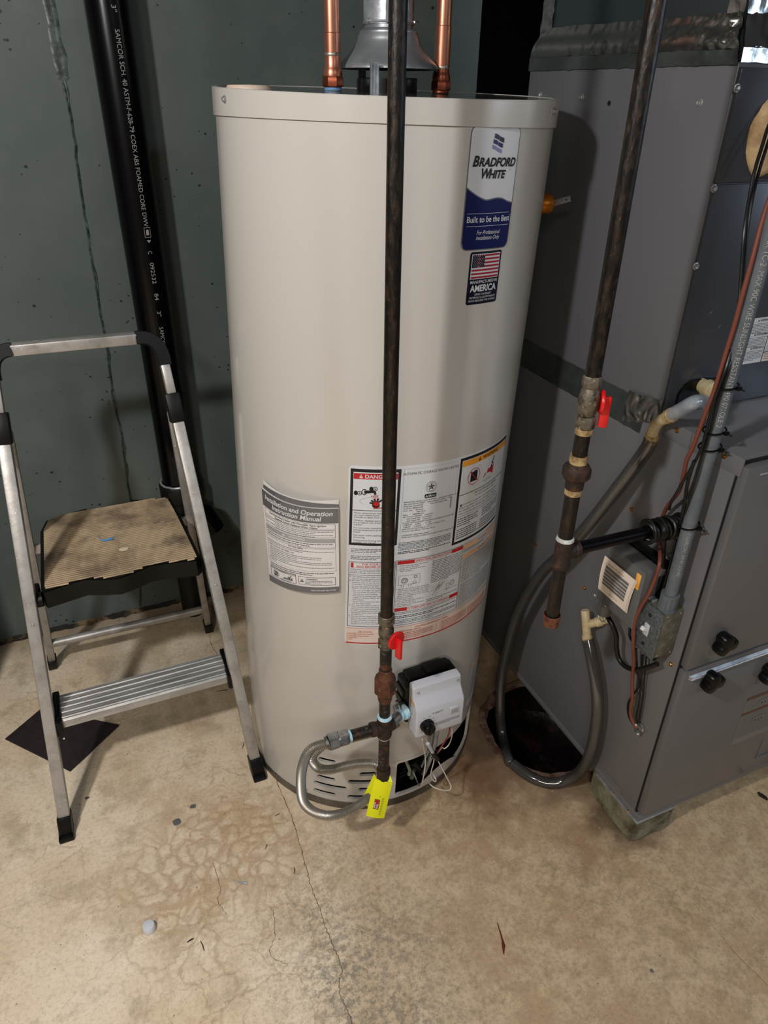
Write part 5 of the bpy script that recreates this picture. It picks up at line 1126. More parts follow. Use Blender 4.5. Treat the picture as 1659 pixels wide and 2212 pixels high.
tape('foil_tape', (DU0, DV1+.004, 1.50), (DU0-.001, DV1+.004, 1.75), (DU0, DV1-.030, 1.50), (DU0, DV1-.030, 1.75), (-1, 0, 0), 'foil', duct, .005, 40, 6, .001, seed=4)
tape('foil_tape', (DU0, DV0, 1.47), (DU0, DV0, 1.75), (DU0, DV0+.030, 1.47), (DU0, DV0+.030, 1.75), (-1, 0, 0), 'foil', duct, .005, 40, 6, .001, seed=6)
tape('foil_tape', (DU0, DV0, 1.47), (DU0, DV0, 1.75), (DU0+.033, DV0, 1.47), (DU0+.033, DV0, 1.75), (0, -1, 0), 'foil', duct, .004, 40, 6, .001, seed=7)
tape('foil_tape', (FU, CV-.001, 1.448), (FU+.25, CV-.001, 1.448), (FU, CV-.001, 1.466), (FU+.25, CV-.001, 1.466), (0, -1, 0), 'foil', duct, .0015, 50, 4, .001, seed=8)
tape('foil_tape', (FU, CV-.001, 1.465), (FU+.25, CV-.001, 1.465), (DU0, DV0, 1.505), (FU+.25, DV0, 1.505), (0, -1, .15), 'foil', duct, .003, 50, 6, .001, seed=9)
# --- block under the corner
b = MB(); bmv = bmesh.new(); bmesh.ops.create_cube(bmv, size=1); bmesh.ops.scale(bmv, vec=(.108, .150, .0855), verts=bmv.verts); bmesh.ops.bevel(bmv, geom=bmv.edges[:], offset=.005, segments=2, affect='EDGES'); bmesh.ops.subdivide_edges(bmv, edges=bmv.edges[:], cuts=5, use_grid_fill=True)
for v in bmv.verts: v.co += v.co.normalized()*mnoise.noise(v.co*60)*.003; v.co += Vector((.947, .739, .0432))
for v in bmv.verts: v.co.z = min(.0862, max(0.0, v.co.z))
bmv.verts.index_update(); b.add([v.co for v in bmv.verts], [[v.index for v in f.verts] for f in bmv.faces]); bmv.free()
solo('concrete_block', b, 'block', 'damp stained concrete block under the front corner of the furnace', 'block', loc=(.947, .739, 0))

# ================================================================== on the furnace side
# control box (condensate pump style) with leaflet
ct = thing('control_box', on_u(1340, 1270, FU), 'smoky grey plastic control box with an amber lens, on the furnace side', 'control box')
b = MB(); b.box((FU-.022, .722, .560), (FU-.0, .850, .700), bev=.004); obj('back_plate', b, 'black', ct)
b = MB(); mt = None
b.box((.824, .7385, .566), (.862, .842, .694), bev=.004); b.box((.848, .730, .684), (.863, .742, .698), bev=.003); b.box((.848, .838, .572), (.863, .852, .586), bev=.003); obj('housing', b, 'ctrl', ct)
b = MB(); b.box((.8225, .746, .652), (.8275, .757, .684), bev=.001); obj('lens', b, 'amber', ct, label='amber lens')
b = MB(); p = on_u(1307, 1310, .835); b.lathe([(.014, -.016), (.014, .004), (.012, .010), (.007, .0135), (0, .0145)], p, (0, 0, 1), 24); obj('strain_relief', b, 'ctrl', ct)
b = MB(); b.box((FU-.02, .716, .600), (FU, .724, .64), bev=.002); obj('side_lug', b, 'galv', ct)
for (px, py) in ((1393, 1234), (1286, 1286)): screw(ct, on_u(px, py, .848), (-1, 0, 0), .0028)
lf = thing('leaflet', on_u(1330, 1260, .822), 'folded cream instruction leaflet stuck on the grey control box', 'leaflet')
lc = [on_u(1292, 1271, .820), on_u(1350, 1322, .8195), on_u(1372, 1253, .8195), on_u(1307, 1200, .8205)]
lw, lh = (lc[1]-lc[0]).length, (lc[3]-lc[0]).length
def lsurf(s, t, o):
    p = (lc[0].lerp(lc[1], s/lw)).lerp(lc[3].lerp(lc[2], s/lw), t/lh); return p+Vector((-o-.003*math.sin(PI*t/lh), 0, 0))
M['cream'] = mk('cream_paper', (222, 208, 192), .7)
for k in range(3):
    b = MB(); o_ = -.0012*k; sh_ = -.0015*k; N = 8
    vs = [lsurf(lw*i/N, lh*j/N, o_)+Vector((0, sh_, -.0010*k)) for i in range(N+1) for j in range(N+1)]
    b.add(vs, [(i*(N+1)+j, (i+1)*(N+1)+j, (i+1)*(N+1)+j+1, i*(N+1)+j+1) for i in range(N) for j in range(N)]); obj('page', b, 'cream', lf)
a = Art(lsurf, .0005); 
for i in range(6): a.rect(.010, .020+i*.0072, lw-.008, .0245+i*.0072, 'grayink', 1, 6)
for i in range(6): a.greek(.010, lw-.008, .0252+i*.0072, .0012, 1, .002, 'ink', lay=2, seed=100+i, last=1)
a.greek(.012, lw-.012, .066, .0014, 1, .002, 'ink', seed=110, last=.8); a.greek(.03, lw-.018, .008, .0012, 1, .002, 'ink', seed=111, last=.8)
a.make('printing', lf)
# junction box with switch
jb_ = thing('switch_box', (.86, .715, .53), 'galvanised switch box with a white toggle at the foot of the grey conduit', 'switch box')
JU, JV0, JV1, JZ0, JZ1 = .838, .690, .745, .531, .632
b = MB(); b.box((JU+.001, JV0, JZ0), (FU, JV1, JZ1), bev=.003); obj('box', b, 'jboxside', jb_)
b = MB(); b.box((JU-.0018, JV0-.001, JZ0-.002), (JU+.0012, JV1+.001, JZ1+.002), bev=.0009); obj('cover_plate', b, 'jbox', jb_)
jm = (JV0+JV1)/2; zm = (JZ0+JZ1)/2
b = MB(); b.box((JU-.0035, jm-.006, zm-.013), (JU-.001, jm+.006, zm+.013), bev=.0008); sw_ = obj('switch_frame', b, 'white', jb_)
b = MB(); mt = Matrix.Translation((JU-.003, jm, zm)) @ Matrix.Rotation(.55, 4, 'Y'); b.box((-.013, -.0038, -.004), (.002, .0038, .004), bev=.0012, mat=mt); obj('toggle', b, 'paper', sw_)
for z in (JZ0+.018, JZ1-.018): screw(jb_, (JU-.0018, jm, z), (-1, 0, 0), .0026, 'blackrough')
for i in range(3):
    z = JZ0+.022+i*.028; cc = Vector((.862, JV0-.0003, z)); b = MB(); b.tube([cc+Vector((.0105*math.cos(t*2*PI/24), 0, .0105*math.sin(t*2*PI/24))) for t in range(24)], .0005, 6, closed=True); obj('knockout', b, 'jboxside', jb_)
for z in (JZ0+.006, JZ1-.006):
    for x in (.848, .877): screw(jb_, (x, JV0, z), (0, -1, 0), .0012)
b = MB(); b.box((.846, .727, JZ1-.001), (.858, .742, JZ1+.003), bev=.001); obj('box_clamp', b, 'galv', jb_)
# conduit
KU, KV = .856, .704; KR = .0112
cdt = thing('conduit', (KU, KV, JZ1), 'grey PVC conduit with white print, rising from the switch box', 'conduit')
b = MB(); b.lathe([(KR, JZ1+.025), (KR, 2.38)], (KU, KV, 0), n=28); obj('pipe', b, 'conduit', cdt)
b = MB(); b.lathe([(.0165, JZ1), (.0165, JZ1+.004), (.0145, JZ1+.005), (.0148, JZ1+.030), (.0158, JZ1+.031), (.0158, JZ1+.034), (.0125, JZ1+.034)], (KU, KV, 0), n=28)
for i in range(12): t = 2*PI*i/12; b.box((KU+.0148*math.cos(t)-.0006, KV+.0148*math.sin(t)-.0006, JZ1+.004), (KU+.0148*math.cos(t)+.0006, KV+.0148*math.sin(t)+.0006, JZ1+.031))
obj('connector', b, 'conduit', cdt)
def csurf(s, t, off):  # text runs down the pipe: s = distance down, t = across
    ang = -2.30+t/KR; r = KR+off; return Vector((KU+r*math.cos(ang), KV+r*math.sin(ang), 1.40-s))
a = Art(csurf, .0003); a.text(.02, -.002, .0105, '3/4" RIGID PVC CONDUIT NEMA TC-2  MAX 90C WIRE SUNLIGHT RESISTANT 490 071OLE 2', 'print', sx=.93); a.text(.60, -.001, .008, '- 7 CARLON  3/4 IN SCH40', 'print', sx=.95)
a.make('lettering', cdt)
def cabletie(z, n_=1, tilt=.15):
    t = thing('cable_tie', (KU, KV, z), {1: '', 2: ''}.get(n_, ''), 'cable tie', 'black cable ties round the conduit')
    b = MB(); b.tube([Vector((KU+.017*math.cos(a_)-.002, KV+.0155*math.sin(a_), z+tilt*.017*math.cos(a_))) for a_ in [2*PI*i/24 for i in range(24)]], .0016, 6, closed=True); obj('strap', b, 'black', t)
    p = Vector((KU+.004, KV-.017, z)); b = MB(); b.box(p-Vector((.004, .003, .003)), p+Vector((.004, .003, .003)), bev=.001); b.tube([p, p+Vector((.006, -.006, -.003))], .0012, 6); obj('clasp', b, 'black', t)
    return t
for (px, py, lb) in ((1570, 832, 'top black cable tie on the grey conduit, beside the drain port'), (1545, 928, 'black cable tie on the conduit, second from the top'), (1530, 965, 'black cable tie on the conduit, just above the furnace top corner'), (1490, 1132, 'lowest black cable tie on the conduit, at the coiled black cable')):
    cabletie(on_v(px, py, KV).z)['label'] = lb
# black branch pipe to the right
b = MB(); b.tube([Vector((QU, QV, .662))+bd*.03, E0], .0128, 22); obj('branch_pipe', q2m(b), 'abs', g2, label='glossy black painted branch pipe')
# wire runs
def run(pix, r, mat, name, label, cat, n=8, group=None):
    pts = [on_u(x, y, u) for x, y, u in pix]; b = MB().tube(spline(pts, 8), r, n); return solo(name, b, mat, label, cat, group, loc=pts[-1])
run([(1700, 340, .850), (1655, 450, .846), (1625, 560, .840), (1603, 640, .838), (1587, 700, .838), (1570, 755, .838), (1552, 815, .836), (1541, 850, .836), (1529, 880, .834), (1512, 925, .834), (1497, 965, .834), (1483, 995, .836), (1478, 1020, .84), (1466, 1062, .85), (1443, 1092, .86), (1430, 1122, .872), (1426, 1165, .868), (1425, 1215, .83), (1415, 1250, .83), (1400, 1285, .828), (1382, 1315, .828), (1371, 1345, .828), (1368, 1390, .832), (1369, 1430, .846), (1366, 1470, .86), (1366, 1510, .866), (1362, 1540, .870), (1370, 1565, .874), (1378, 1572, .878)], .0033, 'wirebrown', 'thermostat_wire', 'long rust-brown cable running down beside the conduit to the low clamp', 'cable', 10)
def runv(pix, r, mat, name, label, cat, n=8, group=None):
    pts = [on_v(x, y, v) for x, y, v in pix]; b = MB().tube(spline(pts, 8), r, n); return solo(name, b, mat, label, cat, group, loc=pts[-1])
runv([(1700, 215, .80), (1665, 262, .80), (1645, 320, .79), (1630, 370, .78), (1620, 420, .77), (1608, 500, .75), (1602, 580, .74), (1597, 650, .73), (1588, 720, .715), (1570, 790, .70), (1552, 840, .70), (1538, 880, .70), (1526, 930, .70), (1510, 980, .70), (1470, 1050, .71), (1450, 1085, .72), (1446, 1100, .725)], .0024, 'wireblack', 'low_voltage_cable', 'thin black cable looping left of the conduit from the putty plug', 'cable')
runv([(1700, 228, .80), (1672, 275, .80), (1652, 330, .79), (1637, 380, .78), (1625, 430, .765), (1613, 510, .75), (1606, 590, .74), (1600, 660, .73), (1592, 725, .715), (1576, 790, .70), (1560, 838, .70), (1546, 880, .70), (1534, 930, .70), (1516, 985, .70), (1500, 1040, .70), (1480, 1110, .71)], .0022, 'wireblack', 'low_voltage_cable', 'second thin black cable, tight against the left of the conduit', 'cable')
runv([(1500, 995, .70), (1486, 1040, .705), (1478, 1090, .71), (1470, 1130, .715)], .0028, 'wireblack', 'low_voltage_cable', 'short black cable dropping into the black coil by the conduit', 'cable')
# coiled black cable round the branch pipe end
b = MB(); A_ = Vector((.806, .743, .7795)); D_ = Vector((.880, .741, .7795)); ax_ = (D_-A_); L_ = ax_.length; ax_.normalize(); s1_ = ax_.cross(Vector((0, 0, 1))).normalized(); s2_ = ax_.cross(s1_)
pts = []
for i in range(700):
    t = i/699; a_ = t*2*PI*18; rr_ = .0150+.0035*math.sin(t*2*PI*3.3+1)+.003*mnoise.noise(Vector((t*14, 0, 0)))
    pts.append(A_+ax_*(L_*t+.004*math.sin(a_*.5))+(s1_*math.cos(a_)+s2_*math.sin(a_))*rr_)
b.tube(pts, .0033, 7); solo('coiled_cable', b, 'wireblack', 'black cable wound in a coil round the end of the branch pipe', 'cable', loc=A_)
runv([(1436, 1165, .735), (1434, 1200, .735), (1432, 1240, .735), (1420, 1275, .735)], .0032, 'wireblack', 'control_cable', 'black cable hanging from the coil behind the control box', 'cable')
run([(1460, 1165, .855), (1450, 1210, .858), (1438, 1255, .86), (1425, 1290, .865)], .0022, 'wireblack', 'control_cable', 'black cable between the coil and the top of the switch box', 'cable')
run([(1308, 1325, .846), (1320, 1345, .842), (1331, 1372, .848), (1332, 1400, .852), (1338, 1425, .855), (1355, 1442, .856), (1378, 1446, .856), (1400, 1441, .858), (1420, 1434, .86)], .0048, 'wireblack', 'power_cord', 'thick black power cord curving from the control box to the switch box', 'cord', 12)
b = MB(); p = Vector((.862, .708, JZ0)); b.tube([p+Vector((0, 0, .002)), p+Vector((0, 0, -.010)), p+Vector((.0, .004, -.018)), p+Vector((0, .014, -.021))], [.010, .0095, .009, .007], 16); obj('cord_elbow', b, 'black', jb_)
run([(1362, 1350, .846), (1360, 1372, .85), (1365, 1385, .86)], .0025, 'wireblack', 'control_cable', 'short black wire tucked behind the left edge of the switch box', 'cable')
run([(1374, 1400, .862), (1376, 1440, .866), (1380, 1480, .868), (1368, 1500, .87), (1357, 1520, .87), (1358, 1545, .872), (1368, 1565, .874), (1378, 1573, .878)], .0022, 'wireblack', 'control_cable', 'black wire looping out left of the brown cable near the clamp', 'cable')
run([(1388, 1415, .866), (1386, 1450, .87), (1384, 1480, .872), (1380, 1520, .874), (1374, 1550, .876), (1379, 1570, .878)], .0020, 'wireblack', 'control_cable', 'black wire running straight down behind the brown cable', 'cable')
run([(1396, 1420, .87), (1392, 1470, .874), (1390, 1500, .876), (1386, 1530, .876), (1380, 1560, .878)], .0016, 'wireblack', 'control_cable', 'thin black wire, rightmost of those going to the clamp', 'cable')
cl_ = thing('cable_clamp', on_u(1382, 1578, FU), 'small zinc cable clamp where the wires enter the furnace side', 'clamp')
b = MB(); p = on_u(1382, 1572, FU-.003); b.lathe([(.010, 0), (.0115, .003), (.008, .006), (.0, .006)], Vector((FU, p.y, p.z)), (-1, 0, 0), 14); b.box((FU-.010, p.y-.010, p.z-.012), (FU-.004, p.y+.006, p.z-.004), bev=.0015); b.box((FU-.010, p.y-.008, p.z+.004), (FU-.004, p.y+.008, p.z+.010), bev=.0015); obj('bracket', b, 'steelfit', cl_)
screw(cl_, (FU-.010, p.y+.004, p.z+.007), (-1, 0, 0), .0025); screw(cl_, (FU-.010, p.y-.006, p.z-.009), (-1, 0, 0), .0025)
# condensate tubing
def hose(pts, r, mat, name, label, loc, core=None):
    P = spline(pts, 8); t = thing(name, loc, label, 'hose'); b = MB(); b.tube(P, r, 18, caps=False); b.tube(P[::-1], r*.76, 14, caps=False); obj('tube', b, mat, t)
    if core: obj('dark_residue', MB().tube(P[core[0]:core[1]], r*.55, 10), 'sludge', t)
    return t
eb = [on_u(1407, 948, .862), on_u(1413, 925, .860), on_u(1428, 908, .858), on_u(1448, 898, .852)]
el = thing('drain_elbow', eb[0], 'yellowed ivory plastic elbow joining the clear drain tubes', 'pipe fitting')
b = MB(); b.tube([eb[0], on_u(1411, 930, .861), on_u(1416, 918, .860), on_u(1426, 909, .858), eb[3]], .0098, 20); obj('elbow', b, 'ivory', el)
for q0, q1 in ((eb[0], eb[1]), (eb[3], eb[2])):
    dd = (q0-q1).normalized(); b = MB(); b.lathe([(.0105, -.008), (.0122, -.007), (.0114, -.004), (.0122, -.001), (.0114, .002), (.0122, .005), (.0105, .007)], q0, dd, 20); obj('ring', b, 'tapebeige', el)
hose([eb[3], on_u(1475, 883, .848), on_u(1505, 868, .848), Vector((pf.x-.014, CV-.050, pf.z-.014))], .0112, 'clearclean', 'drain_hose', 'short clear tube from the drain port to the ivory elbow', eb[3])
hose([eb[0], on_u(1400, 965, .860), on_u(1372, 1005, .852), on_u(1330, 1060, .842), on_u(1275, 1130, .832), on_u(1215, 1195, .825), on_u(1165, 1245, .822), on_u(1122, 1320, .822), on_u(1098, 1390, .82), on_u(1083, 1460, .815), on_u(1080, 1530, .805), on_u(1085, 1590, .80), on_z(1098, 1640, .012), on_z(1108, 1652, -.02)], .0125, 'clear', 'drain_hose', 'long smoky clear hose sweeping down behind the gas pipe into the floor pit', eb[0], (50, 105))
tt = thing('drain_tee', on_u(1266, 1380, .855), 'aged ivory plastic drain tee low on the furnace side', 'pipe fitting')
tb, tp_ = on_u(1269, 1384, .855), on_u(1264, 1318, .855); tm = tb.lerp(tp_, .52); te = on_u(1312, 1338, FU)
b = MB(); b.lathe([(.0090, 0), (.0090, (tp_-tb).length-.002), (.0078, (tp_-tb).length), (0, (tp_-tb).length-.001)], tb, (tp_-tb).normalized(), 22); b.lathe([(.0088, 0), (.0088, .02), (.0105, .021), (.0105, .034), (.0088, .036), (.0088, (te-tm).length)], tm, (te-tm).normalized(), 22); b.lathe([(.0108, 0), (.0108, .010), (.009, .012)], tb, (tp_-tb).normalized(), 22); obj('tee', b, 'ivory', tt)
b = MB(); b.tube([on_u(1300+.0, 1330, .852)+Vector((0, .012*math.cos(a_), .012*math.sin(a_))) for a_ in [2*PI*i/20 for i in range(20)]], .0012, 6, closed=True); obj('wire_clip', b, 'screw', tt)
hose([tb+Vector((0, 0, .004)), on_u(1278, 1420, .853), on_u(1287, 1470, .853), on_u(1291, 1520, .853), on_u(1289, 1560, .854), on_u(1282, 1602, .855), on_u(1273, 1632, .856), on_u(1262, 1655, .858), on_u(1246, 1672, .860), on_z(1222, 1686, .026), on_z(1190, 1692, .0135), on_z(1158, 1684, .0135), on_z(1130, 1668, .013), on_z(1108, 1650, .0132)], .0128, 'clear', 'drain_hose', 'smoky clear hose looping from the ivory tee down along the floor pit', tb, (60, 96))

# ================================================================== ABS drain pipe
AU, AV, AR = .1815, 1.845, .0445
ab = thing('drain_pipe', (AU, AV, 0), 'glossy black plastic drain pipe with white print, standing against the green wall', 'pipe')
b = MB(); b.lathe([(AR, .455), (AR, 2.39)], (AU-.002, AV, 0), n=56); obj('pipe', b, 'abs', ab)
b = MB(); b.lathe([(AR-.004, .400), (AR+.004, .402), (AR+.0085, .408), (AR+.0085, .452), (AR+.006, .457), (AR+.001, .457)], (AU-.005, AV, 0), n=48); b.lathe([(AR-.010, .36), (AR-.004, .40)], (AU-.008, AV, 0), n=40); hub = obj('hub', b, 'absrough', ab)
b = MB(); P = [Vector((AU-.003+(AR+.004)*math.cos(t), AV+(AR+.004)*math.sin(t), .4585+.002*mnoise.noise(Vector((math.cos(t)*3, math.sin(t)*3, 0))))) for t in [2*PI*i/40 for i in range(40)]]; b.tube(P, .0034, 7, closed=True); obj('cement_ring', b, 'galv', ab, label='grey cement bead at the joint')
b = MB(); b.lathe([(.034, 0), (.034, .37)], (AU-.016, AV-.002, .0), n=36); obj('lower_pipe', b, 'absrough', ab, label='speckled lower pipe')
b = MB(); b.tube([Vector((AU+.0, AV-.02, .385)), Vector((AU+.05, AV-.03, .36)), Vector((AU+.075, AV-.03, .30))], .030, 20); obj('cleanout', b, 'abs', ab)
def asurf(s, t, off): ang = -1.42+t/AR; r = AR+off; return Vector((AU-.002+r*math.cos(ang), AV+r*math.sin(ang), 1.60-s))
a = Art(asurf, .0004)
def atext(py, txt, size=.0155, sx=1.18): 
    z = on_v(245, py, AV-AR).z; a.text(1.60-z, -.003, size, txt, 'print', sx=sx)
def fit_text(py0, py1, x0, x1, txt, size=.0135):
    z0, z1 = on_v(x0, py0, AV-AR).z, on_v(x1, py1, AV-AR).z
    cu = bpy.data.curves.new('t', 'FONT'); cu.body = txt; ob = bpy.data.objects.new('t', cu); me = bpy.data.meshes.new_from_object(ob); wid = max(v.co.x for v in me.vertices)
    bpy.data.objects.remove(ob); bpy.data.curves.remove(cu); bpy.data.meshes.remove(me)
    a.text(1.60-z0, -.003, size, txt, 'print', sx=(z0-z1)/(wid*size))
fit_text(8, 25, 238, 240, '3"'); fit_text(62, 490, 241, 306, 'SAMCOR SCH. 40 ASTM-F-628-79 COEX ABS FOAMED CORE DWV')
fit_text(543, 550, 311, 312, 'C'); fit_text(568, 614, 314, 320, '092532'); fit_text(635, 650, 322, 324, '84'); fit_text(673, 685, 327, 329, '3"'); fit_text(708, 1005, 333, 376, 'SAMCOR SCH. 40 ASTM-F-628-79 COEX ABS FOAMED CORE DWV')
for py0, py1, px in ((492, 514, 306), (1009, 1026, 376)):
    z0, z1 = on_v(px, py0, AV-AR).z, on_v(px, py1, AV-AR).z; a.frame(1.60-z0, -.0045, 1.60-z1, .0095, .0008, 'print', 1); a.rect(1.60-z0+.005, -.0005, 1.60-z1-.005, .0055, 'print', 1); a.poly([(1.6-z1+.006, -.002), (1.6-z1+.012, .003), (1.6-z1+.006, .008)], 'print', 1)
a.make('lettering', ab)

# ================================================================== STEP LADDER
ld = thing('step_ladder', (-.02, 1.45, 0), 'folding two-step aluminium step ladder with a ribbed black and tan platform', 'step ladder')
FL, FR = Vector((-.234, 1.167, .0)), Vector((.192, 1.160, .0)); JL, JR = Vector((-.173, 1.45, .83)), Vector((.155, 1.45, .825))
RLf, RRf = Vector((-.247, 1.742, 0)), Vector((.189, 1.733, 0))
dL, dR = (JL-FL), (JR-FR)
TLc, TRc = JL+dL*.165, JR+dR*.165
ux = Vector((1, 0, 0))
for f_, j_ in ((FL, JL), (FR, JR)):
    d_ = (j_-f_); b = MB(); b.beam(f_+d_*.035, j_+d_*.0, .024, .030, ux, .003); obj('front_rail', b, 'alu', ld)
    b = MB(); b.beam(f_-Vector((0, 0, 0))+d_*.0, f_+d_*.055, .029, .038, ux, .004); b.beam(f_+Vector((0, -.003, .0)), f_+Vector((0, -.003, .012)), .031, .046, ux, .003); obj('foot', b, 'ladderblack', ld, label='black rubber foot')
    b = MB(); b.beam(j_-d_*.028, j_+d_*.042, .030, .037, ux, .003); b.beam(j_-d_*.02+Vector((0, .02, 0)), j_+d_*.03+Vector((0, .012, 0)), .026, .022, ux, .003); obj('hinge', b, 'ladderblack', ld)
    b = MB(); b.beam(j_+d_*.04, j_+d_*.115, .019, .026, ux, .003); obj('upper_rail', b, 'alu', ld)
def gp_(p, q, t): return p.lerp(q, t)
# handle: straight bar with black bends
HL = JL+dL*.11; HR = JR+dR*.11; zt = .975; vt = 1.498
TL_, TR__ = Vector((-.128, vt, zt-.001)), Vector((.107, vt, zt-.003))
b = MB(); b.beam(TL_, TR__, .022, .026, (0, 0, 1), .003); obj('hand_rail', b, 'alu', ld)
for H_, T_, s_ in ((HL, TL_, -1), (HR, TR__, 1)):
    c_ = Vector((H_.x+s_*.002, vt, zt)); P = []
    for i in range(11):
        t = i/10; P.append((H_*(1-t)**2)+(c_*2*t*(1-t))+((T_+Vector((-s_*.004, 0, 0)))*t*t))
    b = MB(); n_ = 11
    sec = [(-.0145, -.0115), (-.0145, .0115), (-.005, .0135), (.005, .0135), (.0145, .0115), (.0145, -.0115), (.005, -.0135), (-.005, -.0135)]
    vs = []
    for i in range(n_):
        t = (P[min(i+1, 10)]-P[max(i-1, 0)]).normalized(); bn = Vector((0, 1, -.3)); bn = (bn-t*bn.dot(t)).normalized(); nn = t.cross(bn)
        vs += [P[i]+bn*x+nn*y for x, y in sec]
    b.add(vs, [(i*8+j, i*8+(j+1) % 8, (i+1)*8+(j+1) % 8, (i+1)*8+j) for i in range(n_-1) for j in range(8)]+[tuple(range(8))[::-1], tuple(range((n_-1)*8, n_*8))]); obj('corner_bend', b, 'ladderblack', ld, label='black plastic corner bend', ang=30)
for f_, j_, s_ in ((RLf, JL, 1), (RRf, JR, -1)):
    j2 = j_+Vector((s_*.006, .022, -.015)); d_ = j2-f_
    b = MB(); b.beam(f_+d_*.03, j2, .018, .024, ux, .003); obj('rear_leg', b, 'alu', ld)
    b = MB(); b.beam(f_, f_+d_*.05, .024, .033, ux, .004); obj('foot', b, 'ladderblack', ld, label='black rubber foot')
def rl(f_, j_, z): d_ = (j_+Vector((0, .022, -.015)))-f_; return f_+d_*(z/d_.z)
b = MB(); b.tube([rl(RLf, JL, .105), rl(RRf, JR, .105)], .0115, 16); obj('rear_bar', b, 'alu', ld)
b = MB(); b.beam(rl(RLf, JL, .48), rl(RRf, JR, .48), .024, .012, (0, 0, 1), .003); obj('rear_bar', b, 'alu', ld)
# platform
PZ = .515
pp = [Vector(q) for q in [(-.169, 1.345, PZ), (-.135, 1.352, PZ), (-.089, 1.361, PZ), (-.05, 1.345, PZ), (-.022, 1.337, PZ), (.01, 1.346, PZ), (.046, 1.360, PZ), (.09, 1.355, PZ), (.141, 1.343, PZ), (.153, 1.355, PZ), (.148, 1.45, PZ), (.140, 1.575, PZ), (.133, 1.648, PZ), (.041, 1.675, PZ), (.038, 1.667, PZ), (-.0, 1.667, PZ), (-.060, 1.662, PZ), (-.066, 1.672, PZ), (-.12, 1.663, PZ), (-.160, 1.645, PZ), (-.172, 1.60, PZ), (-.174, 1.36, PZ)]]
n = len(pp); b = MB()
top = [p.copy() for p in pp]; bot = [p+Vector((0, .002 if p.y < 1.4 else -.004, -.044 if p.y < 1.4 else -.03)) for p in pp]
bmv = bmesh.new(); tv = [bmv.verts.new(p) for p in top]; bt = [bmv.verts.new(p) for p in bot]
bmv.faces.new(tv); bmv.faces.new(bt[::-1])
for i in range(n): bmv.faces.new((tv[(i+1) % n], tv[i], bt[i], bt[(i+1) % n]))
bmesh.ops.recalc_face_normals(bmv, faces=bmv.faces)
te_ = [e for e in bmv.edges if all(abs(v.co.z-PZ) < 1e-6 for v in e.verts)]; bmesh.ops.bevel(bmv, geom=te_, offset=.003, segments=2, affect='EDGES'); bmv.verts.index_update()
b.add([v.co for v in bmv.verts], [[v.index for v in f.verts] for f in bmv.faces]); bmv.free()
plat = obj('platform', b, 'ladderblack', ld, label='black platform with a scalloped front lip')
def xr(y):  # tread limits
    xs = []
    for i in range(n):
        p, q = pp[i], pp[(i+1) % n]
        if (p.y-y)*(q.y-y) < 0: xs.append(p.x+(q.x-p.x)*(y-p.y)/(q.y-p.y))
    return xs
b = MB(); y = 1.349
while y < 1.662:
    xs = sorted(xr(y))
    for i in range(0, len(xs)-1, 2):
        x0_, x1_ = xs[i]+.008, xs[i+1]-.008
        if x1_-x0_ > .01:
            k = max(2, int((x1_-x0_)/.02)); 
            vs = []
            for j in range(k+1): x = x0_+(x1_-x0_)*j/k; vs += [(x, y-.0018, PZ-.0005), (x, y-.0011, PZ+.0024), (x, y+.0011, PZ+.0024), (x, y+.0018, PZ-.0005)]
            b.add(vs, [(j*4+m_, j*4+m_+1, (j+1)*4+m_+1, (j+1)*4+m_) for j in range(k) for m_ in range(3)]+[(0, 1, 2, 3), (k*4+3, k*4+2, k*4+1, k*4)], 0, False)
    y += .0075
tr = obj('tread_ridges', b, 'tread', plat); tr['label'] = 'worn tan ridges across the platform'
for s_, x in ((-1, -.186), (1, .168)):
    b = MB(); b.lathe([(.016, -.012), (.016, .012)], (x, 1.35, .495), (1, 0, 0), 16); b.box((x-.008, 1.345, .485), (x+.008, 1.39, .512), bev=.003); obj('platform_pivot', b, 'ladderblack', ld)
# lower step
SZ = .247; sx0, sx1 = -.198, .168; b = MB()
prof = [(1.250, SZ-.022), (1.250, SZ-.004), (1.2535, SZ)]
y = 1.2535
for i in range(5): prof += [(y+.003, SZ), (y+.0045, SZ+.0018), (y+.0075, SZ+.0018), (y+.009, SZ)]; y += .0155
prof += [(1.330, SZ), (1.334, SZ-.004), (1.334, SZ-.018), (1.331, SZ-.018), (1.330, SZ-.005), (1.256, SZ-.005), (1.254, SZ-.022)]
k = len(prof); vs = [(sx0, v, z) for v, z in prof]+[(sx1, v, z) for v, z in prof]
b.add(vs, [(i, (i+1) % k, k+(i+1) % k, k+i) for i in range(k)]+[tuple(range(k))[::-1], tuple(range(k, 2*k))], 0, False)
M['alustep'] = mk('brushed_step_aluminium', (186, 184, 182), .4, .5, (136, 134, 132), 18, lo=.4, hi=.7, stretch=(.4, 4, 1), bump=.2, bscale=60)
st_ = obj('lower_step', b, 'alustep', ld)
for x in (sx0-.002, sx1+.002):
    b = MB(); b.box((x-.009, 1.238, SZ-.034), (x+.009, 1.275, SZ+.006), bev=.004); b.box((x-.007, 1.25, SZ-.010), (x+.007, 1.337, SZ+.009), bev=.003); obj('step_bracket', b, 'ladderblack', ld)
for f_, j_ in ((FL, JL), (FR, JR)):
    d_ = j_-f_; p = f_+d_*.56; screw(ld, p+Vector((0, -.016, 0)), (0, -1, .3), .0022)
